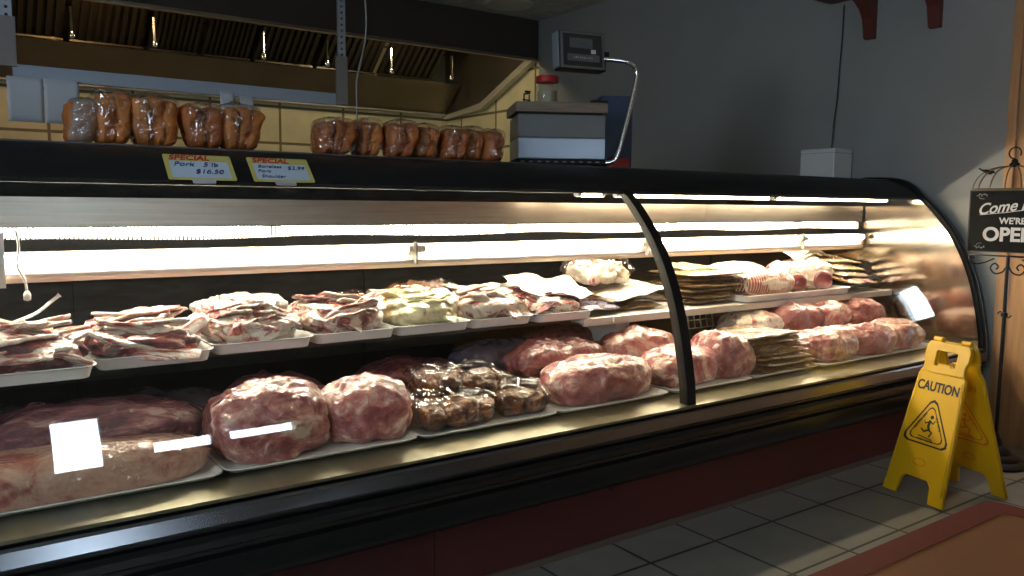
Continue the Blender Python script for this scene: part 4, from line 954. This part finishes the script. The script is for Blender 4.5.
for s_, nm in ((1, 'front_panel'), (-1, 'rear_panel')):
    # panel frame: X across, Y up the panel, Z outwards
    base = Vector((s_ * sp / 2, 0, .006))
    zc = Vector((s_ * math.cos(lean), 0, math.sin(lean))); yc = Vector((-s_ * math.sin(lean), 0, math.cos(lean))); xc = yc.cross(zc)
    mt = Matrix((xc, yc, zc)).transposed().to_4x4(); mt.translation = base
    me = sign_panel(cs, nm); me.transform(mt); pn = link(nm, me, M['yellow'], cs)
    # raised rim down both long sides
    mb = MB()
    for q in (-1, 1): mb.tube([mt @ Vector((q * .132, .04, .008)), mt @ Vector((q * .101, .49, .008))], .004, 8)
    mb.tube([mt @ Vector((-.100, .512, .006)), mt @ Vector((.100, .512, .006))], .005, 8)
    mb.build('raised_rim', M['yellow'], pn, smooth='all')
    if s_ == 1: sign_graphics(pn, M['signblack'], mt)
    else: sign_graphics(pn, M['signred'], mt @ Matrix.Rotation(PI, 4, 'Y'), False)
for yy in (-.085, .045): MB().tube([(0, yy, .630), (0, yy + .04, .630)], .011, 12).build('hinge', M['yellow'], cs, smooth=True)

# ------------------------------------------------------------------ birdcage sign stand
BX, BYY = 4.06, 1.735
bs = empty('sign_stand', (BX, BYY, 0), 0, 'black wrought iron stand with birdcage top holding a chalkboard welcome sign', 'sign stand')
MB().lathe([(.0, 0), (.135, 0), (.14, .012), (.125, .024), (.105, .030), (.102, .040), (.085, .052), (.070, .056), (.066, .070), (.045, .085), (.030, .095), (.026, .12), (.016, .135), (.013, .15), (0, .15)], n=40).build('base', M['iron'], bs, smooth=True)
MB().tube([(0, 0, .12), (0, 0, .985)], .0085, 12).build('pole', M['iron'], bs, smooth=True)
mb = MB(); mb.lathe([(.0, .70), (.013, .705), (.016, .715), (.013, .725), (.0, .73)], n=16)
mb.tube(spl([(0, -.03, .715), (0, -.018, .702), (0, 0, .715), (0, .018, .728), (0, .03, .716)]), .003, 8); mb.build('pole_ornament', M['iron'], bs, smooth=True)
mb = MB()
for s_ in (1, -1):
    mb.tube(spl([(0, 0, .955), (0, s_ * .02, .915), (0, s_ * .055, .905), (0, s_ * .075, .93), (0, s_ * .058, .952), (0, s_ * .040, .938), (0, s_ * .050, .924)]), .004, 8)
    mb.tube(spl([(0, s_ * .060, .975), (0, s_ * .10, .955), (0, s_ * .145, .945), (0, s_ * .175, .962), (0, s_ * .165, .982), (0, s_ * .150, .970)]), .0035, 8)
mb.tube([(0, -.18, .988), (0, .18, .988)], .004, 8)
mb.build('scrollwork', M['iron'], bs, smooth='all')
MB().box(-.006, .006, -.187, .187, 1.004, 1.290).build('chalkboard', M['board'], bs, bevel=.002)
cb_ = bs.children[-1]
mb = MB()
for z_ in (1.004, 1.290): mb.box(-.0075, -.006, -.185, .185, z_, z_ + .004)
for y_ in (-.185, .181): mb.box(-.0075, -.006, y_, y_ + .004, 1.004, 1.294)
mb.build('board_border', mat('board border', (.05, .045, .04), .6), cb_)
FM = lambda y_, z_: Matrix.Translation((-.0066, y_, z_)) @ Matrix(((0, 0, -1, 0), (-1, 0, 0, 0), (0, 1, 0, 0), (0, 0, 0, 1)))
text_mesh('welcome_words', 'Come in', .072, M['chalk'], cb_, FM(.030, 1.215) @ Matrix.Rotation(.13, 4, 'Z'), shear=.45, bold=.0010, sx=.95)
text_mesh('welcome_words', "WE'RE", .040, M['chalk'], cb_, FM(-.010, 1.150), bold=.0010)
text_mesh('welcome_words', 'OPEN', .088, M['chalk'], cb_, FM(.000, 1.085), bold=.0028, sx=1.02)
mb = MB()
mb.tube([(-.0072, .135, 1.178), (-.0072, .02, 1.190), (-.0072, -.08, 1.205)], .0015, 6)
mb.build('underline', M['chalk'], cb_)
for k, (sy, sz) in enumerate(((1, 1), (1, -1), (-1, 1), (-1, -1))):
    mb = MB(); y0, z0 = sy * .155, 1.149 + sz * .118
    mb.tube([(-.0072, y0, z0), (-.0072, y0 - sy * .022, z0 + sz * .008), (-.0072, y0 - sy * .050, z0 + sz * .006)], .0012, 6)
    mb.tube([(-.0072, y0 - sy * .01, z0), (-.0072, y0 - sy * .018, z0 - sz * .012), (-.0072, y0 - sy * .036, z0 - sz * .014)], .0012, 6)
    for q in range(4): mb.tube([(-.0072, y0 - sy * (.01 + .011 * q), z0 + sz * .004), (-.0072, y0 - sy * (.016 + .011 * q), z0 + sz * (.012 - .014 * (q % 2)))], .0016, 6)
    mb.build('corner_flourish', mat('faded chalk', (.3, .3, .3), .7), cb_)
# cage dome above the board
mb = MB(); CR = .178
for k in range(16):
    a = 2 * PI * k / 16; pts = []
    for j in range(9):
        t = j / 8; r_ = CR * math.cos(t * PI / 2 * .96) ** .75 * (1 - .0 * t); z_ = 1.298 + .105 * math.sin(t * PI / 2) ** 1.1
        pts.append((r_ * .45 * math.cos(a), r_ * math.sin(a), z_))
    mb.tube(pts, .0022, 6)
mb.tube([(CR * .45 * math.cos(a), CR * math.sin(a), 1.299) for a in [2 * PI * k / 32 for k in range(33)]], .003, 6)
mb.build('cage_wires', M['brass'], bs, smooth='all')
mb = MB(); mb.lathe([(0, 1.395), (.018, 1.400), (.022, 1.412), (.012, 1.422), (.014, 1.430), (0, 1.438)], n=20)
mb.tube([(0, .026 * math.sin(a), 1.462 - .026 * math.cos(a)) for a in [PI * 2 * k / 24 for k in range(21)]], .0035, 8)
mb.build('hanging_ring', M['iron'], bs, smooth='all')
bd = blob(.010, .022, .010, 5, .001, 10, 1., 18, 12); bo = bd.build('bird_figure', M['iron'], bs, smooth='all', loc=(-.03, .105, 1.368), rot=(.35, 0, 0))
MB().tube([(0, -.016, .014), (0, -.024, .018), (0, -.034, .016)], [.007, .006, .001], 8).build('bird_head', M['iron'], bo, smooth='all')
MB().tube([(0, .016, .010), (0, .030, .010), (0, .044, .014)], [.006, .004, .003], 8).build('bird_tail', M['iron'], bo, smooth='all')

# ------------------------------------------------------------------ the table in the foreground
tb = empty('dining_table', (.98, .21, 0), 0, 'red brown laminate table with darker edging in the near right corner', 'table')
W_, D_ = .375, .375
MB().prism_z(rrect(-W_ + .045, W_ - .045, -D_ + .045, D_ - .045, .012, 4), .712, .7405).build('tabletop', M['tabletop'], tb)
ring = [[(x_, y_, z_) for x_, y_ in rrect(-a, a, -a, a, r_, 6)] for a, r_, z_ in ((W_ - .045, .012, .712), (W_ - .045, .012, .7415), (W_ - .004, .03, .7415), (W_, .034, .737), (W_, .034, .716), (W_ - .004, .03, .712))]
mb = MB(); mb.loft(ring, True, False, True); mb.build('table_edge', M['tableedge'], tb)
MB().lathe([(0, .02), (.045, .02), (.040, .05), (.040, .69), (.09, .70), (.09, .712), (0, .712)], n=24).build('pedestal', M['iron'], tb, smooth=True)
for k in range(4):
    a = PI / 4 + k * PI / 2
    MB().tube([(.03 * math.cos(a), .03 * math.sin(a), .05), (.30 * math.cos(a), .30 * math.sin(a), .022)], [.024, .018], 10).build('foot', M['iron'], tb, smooth=True)
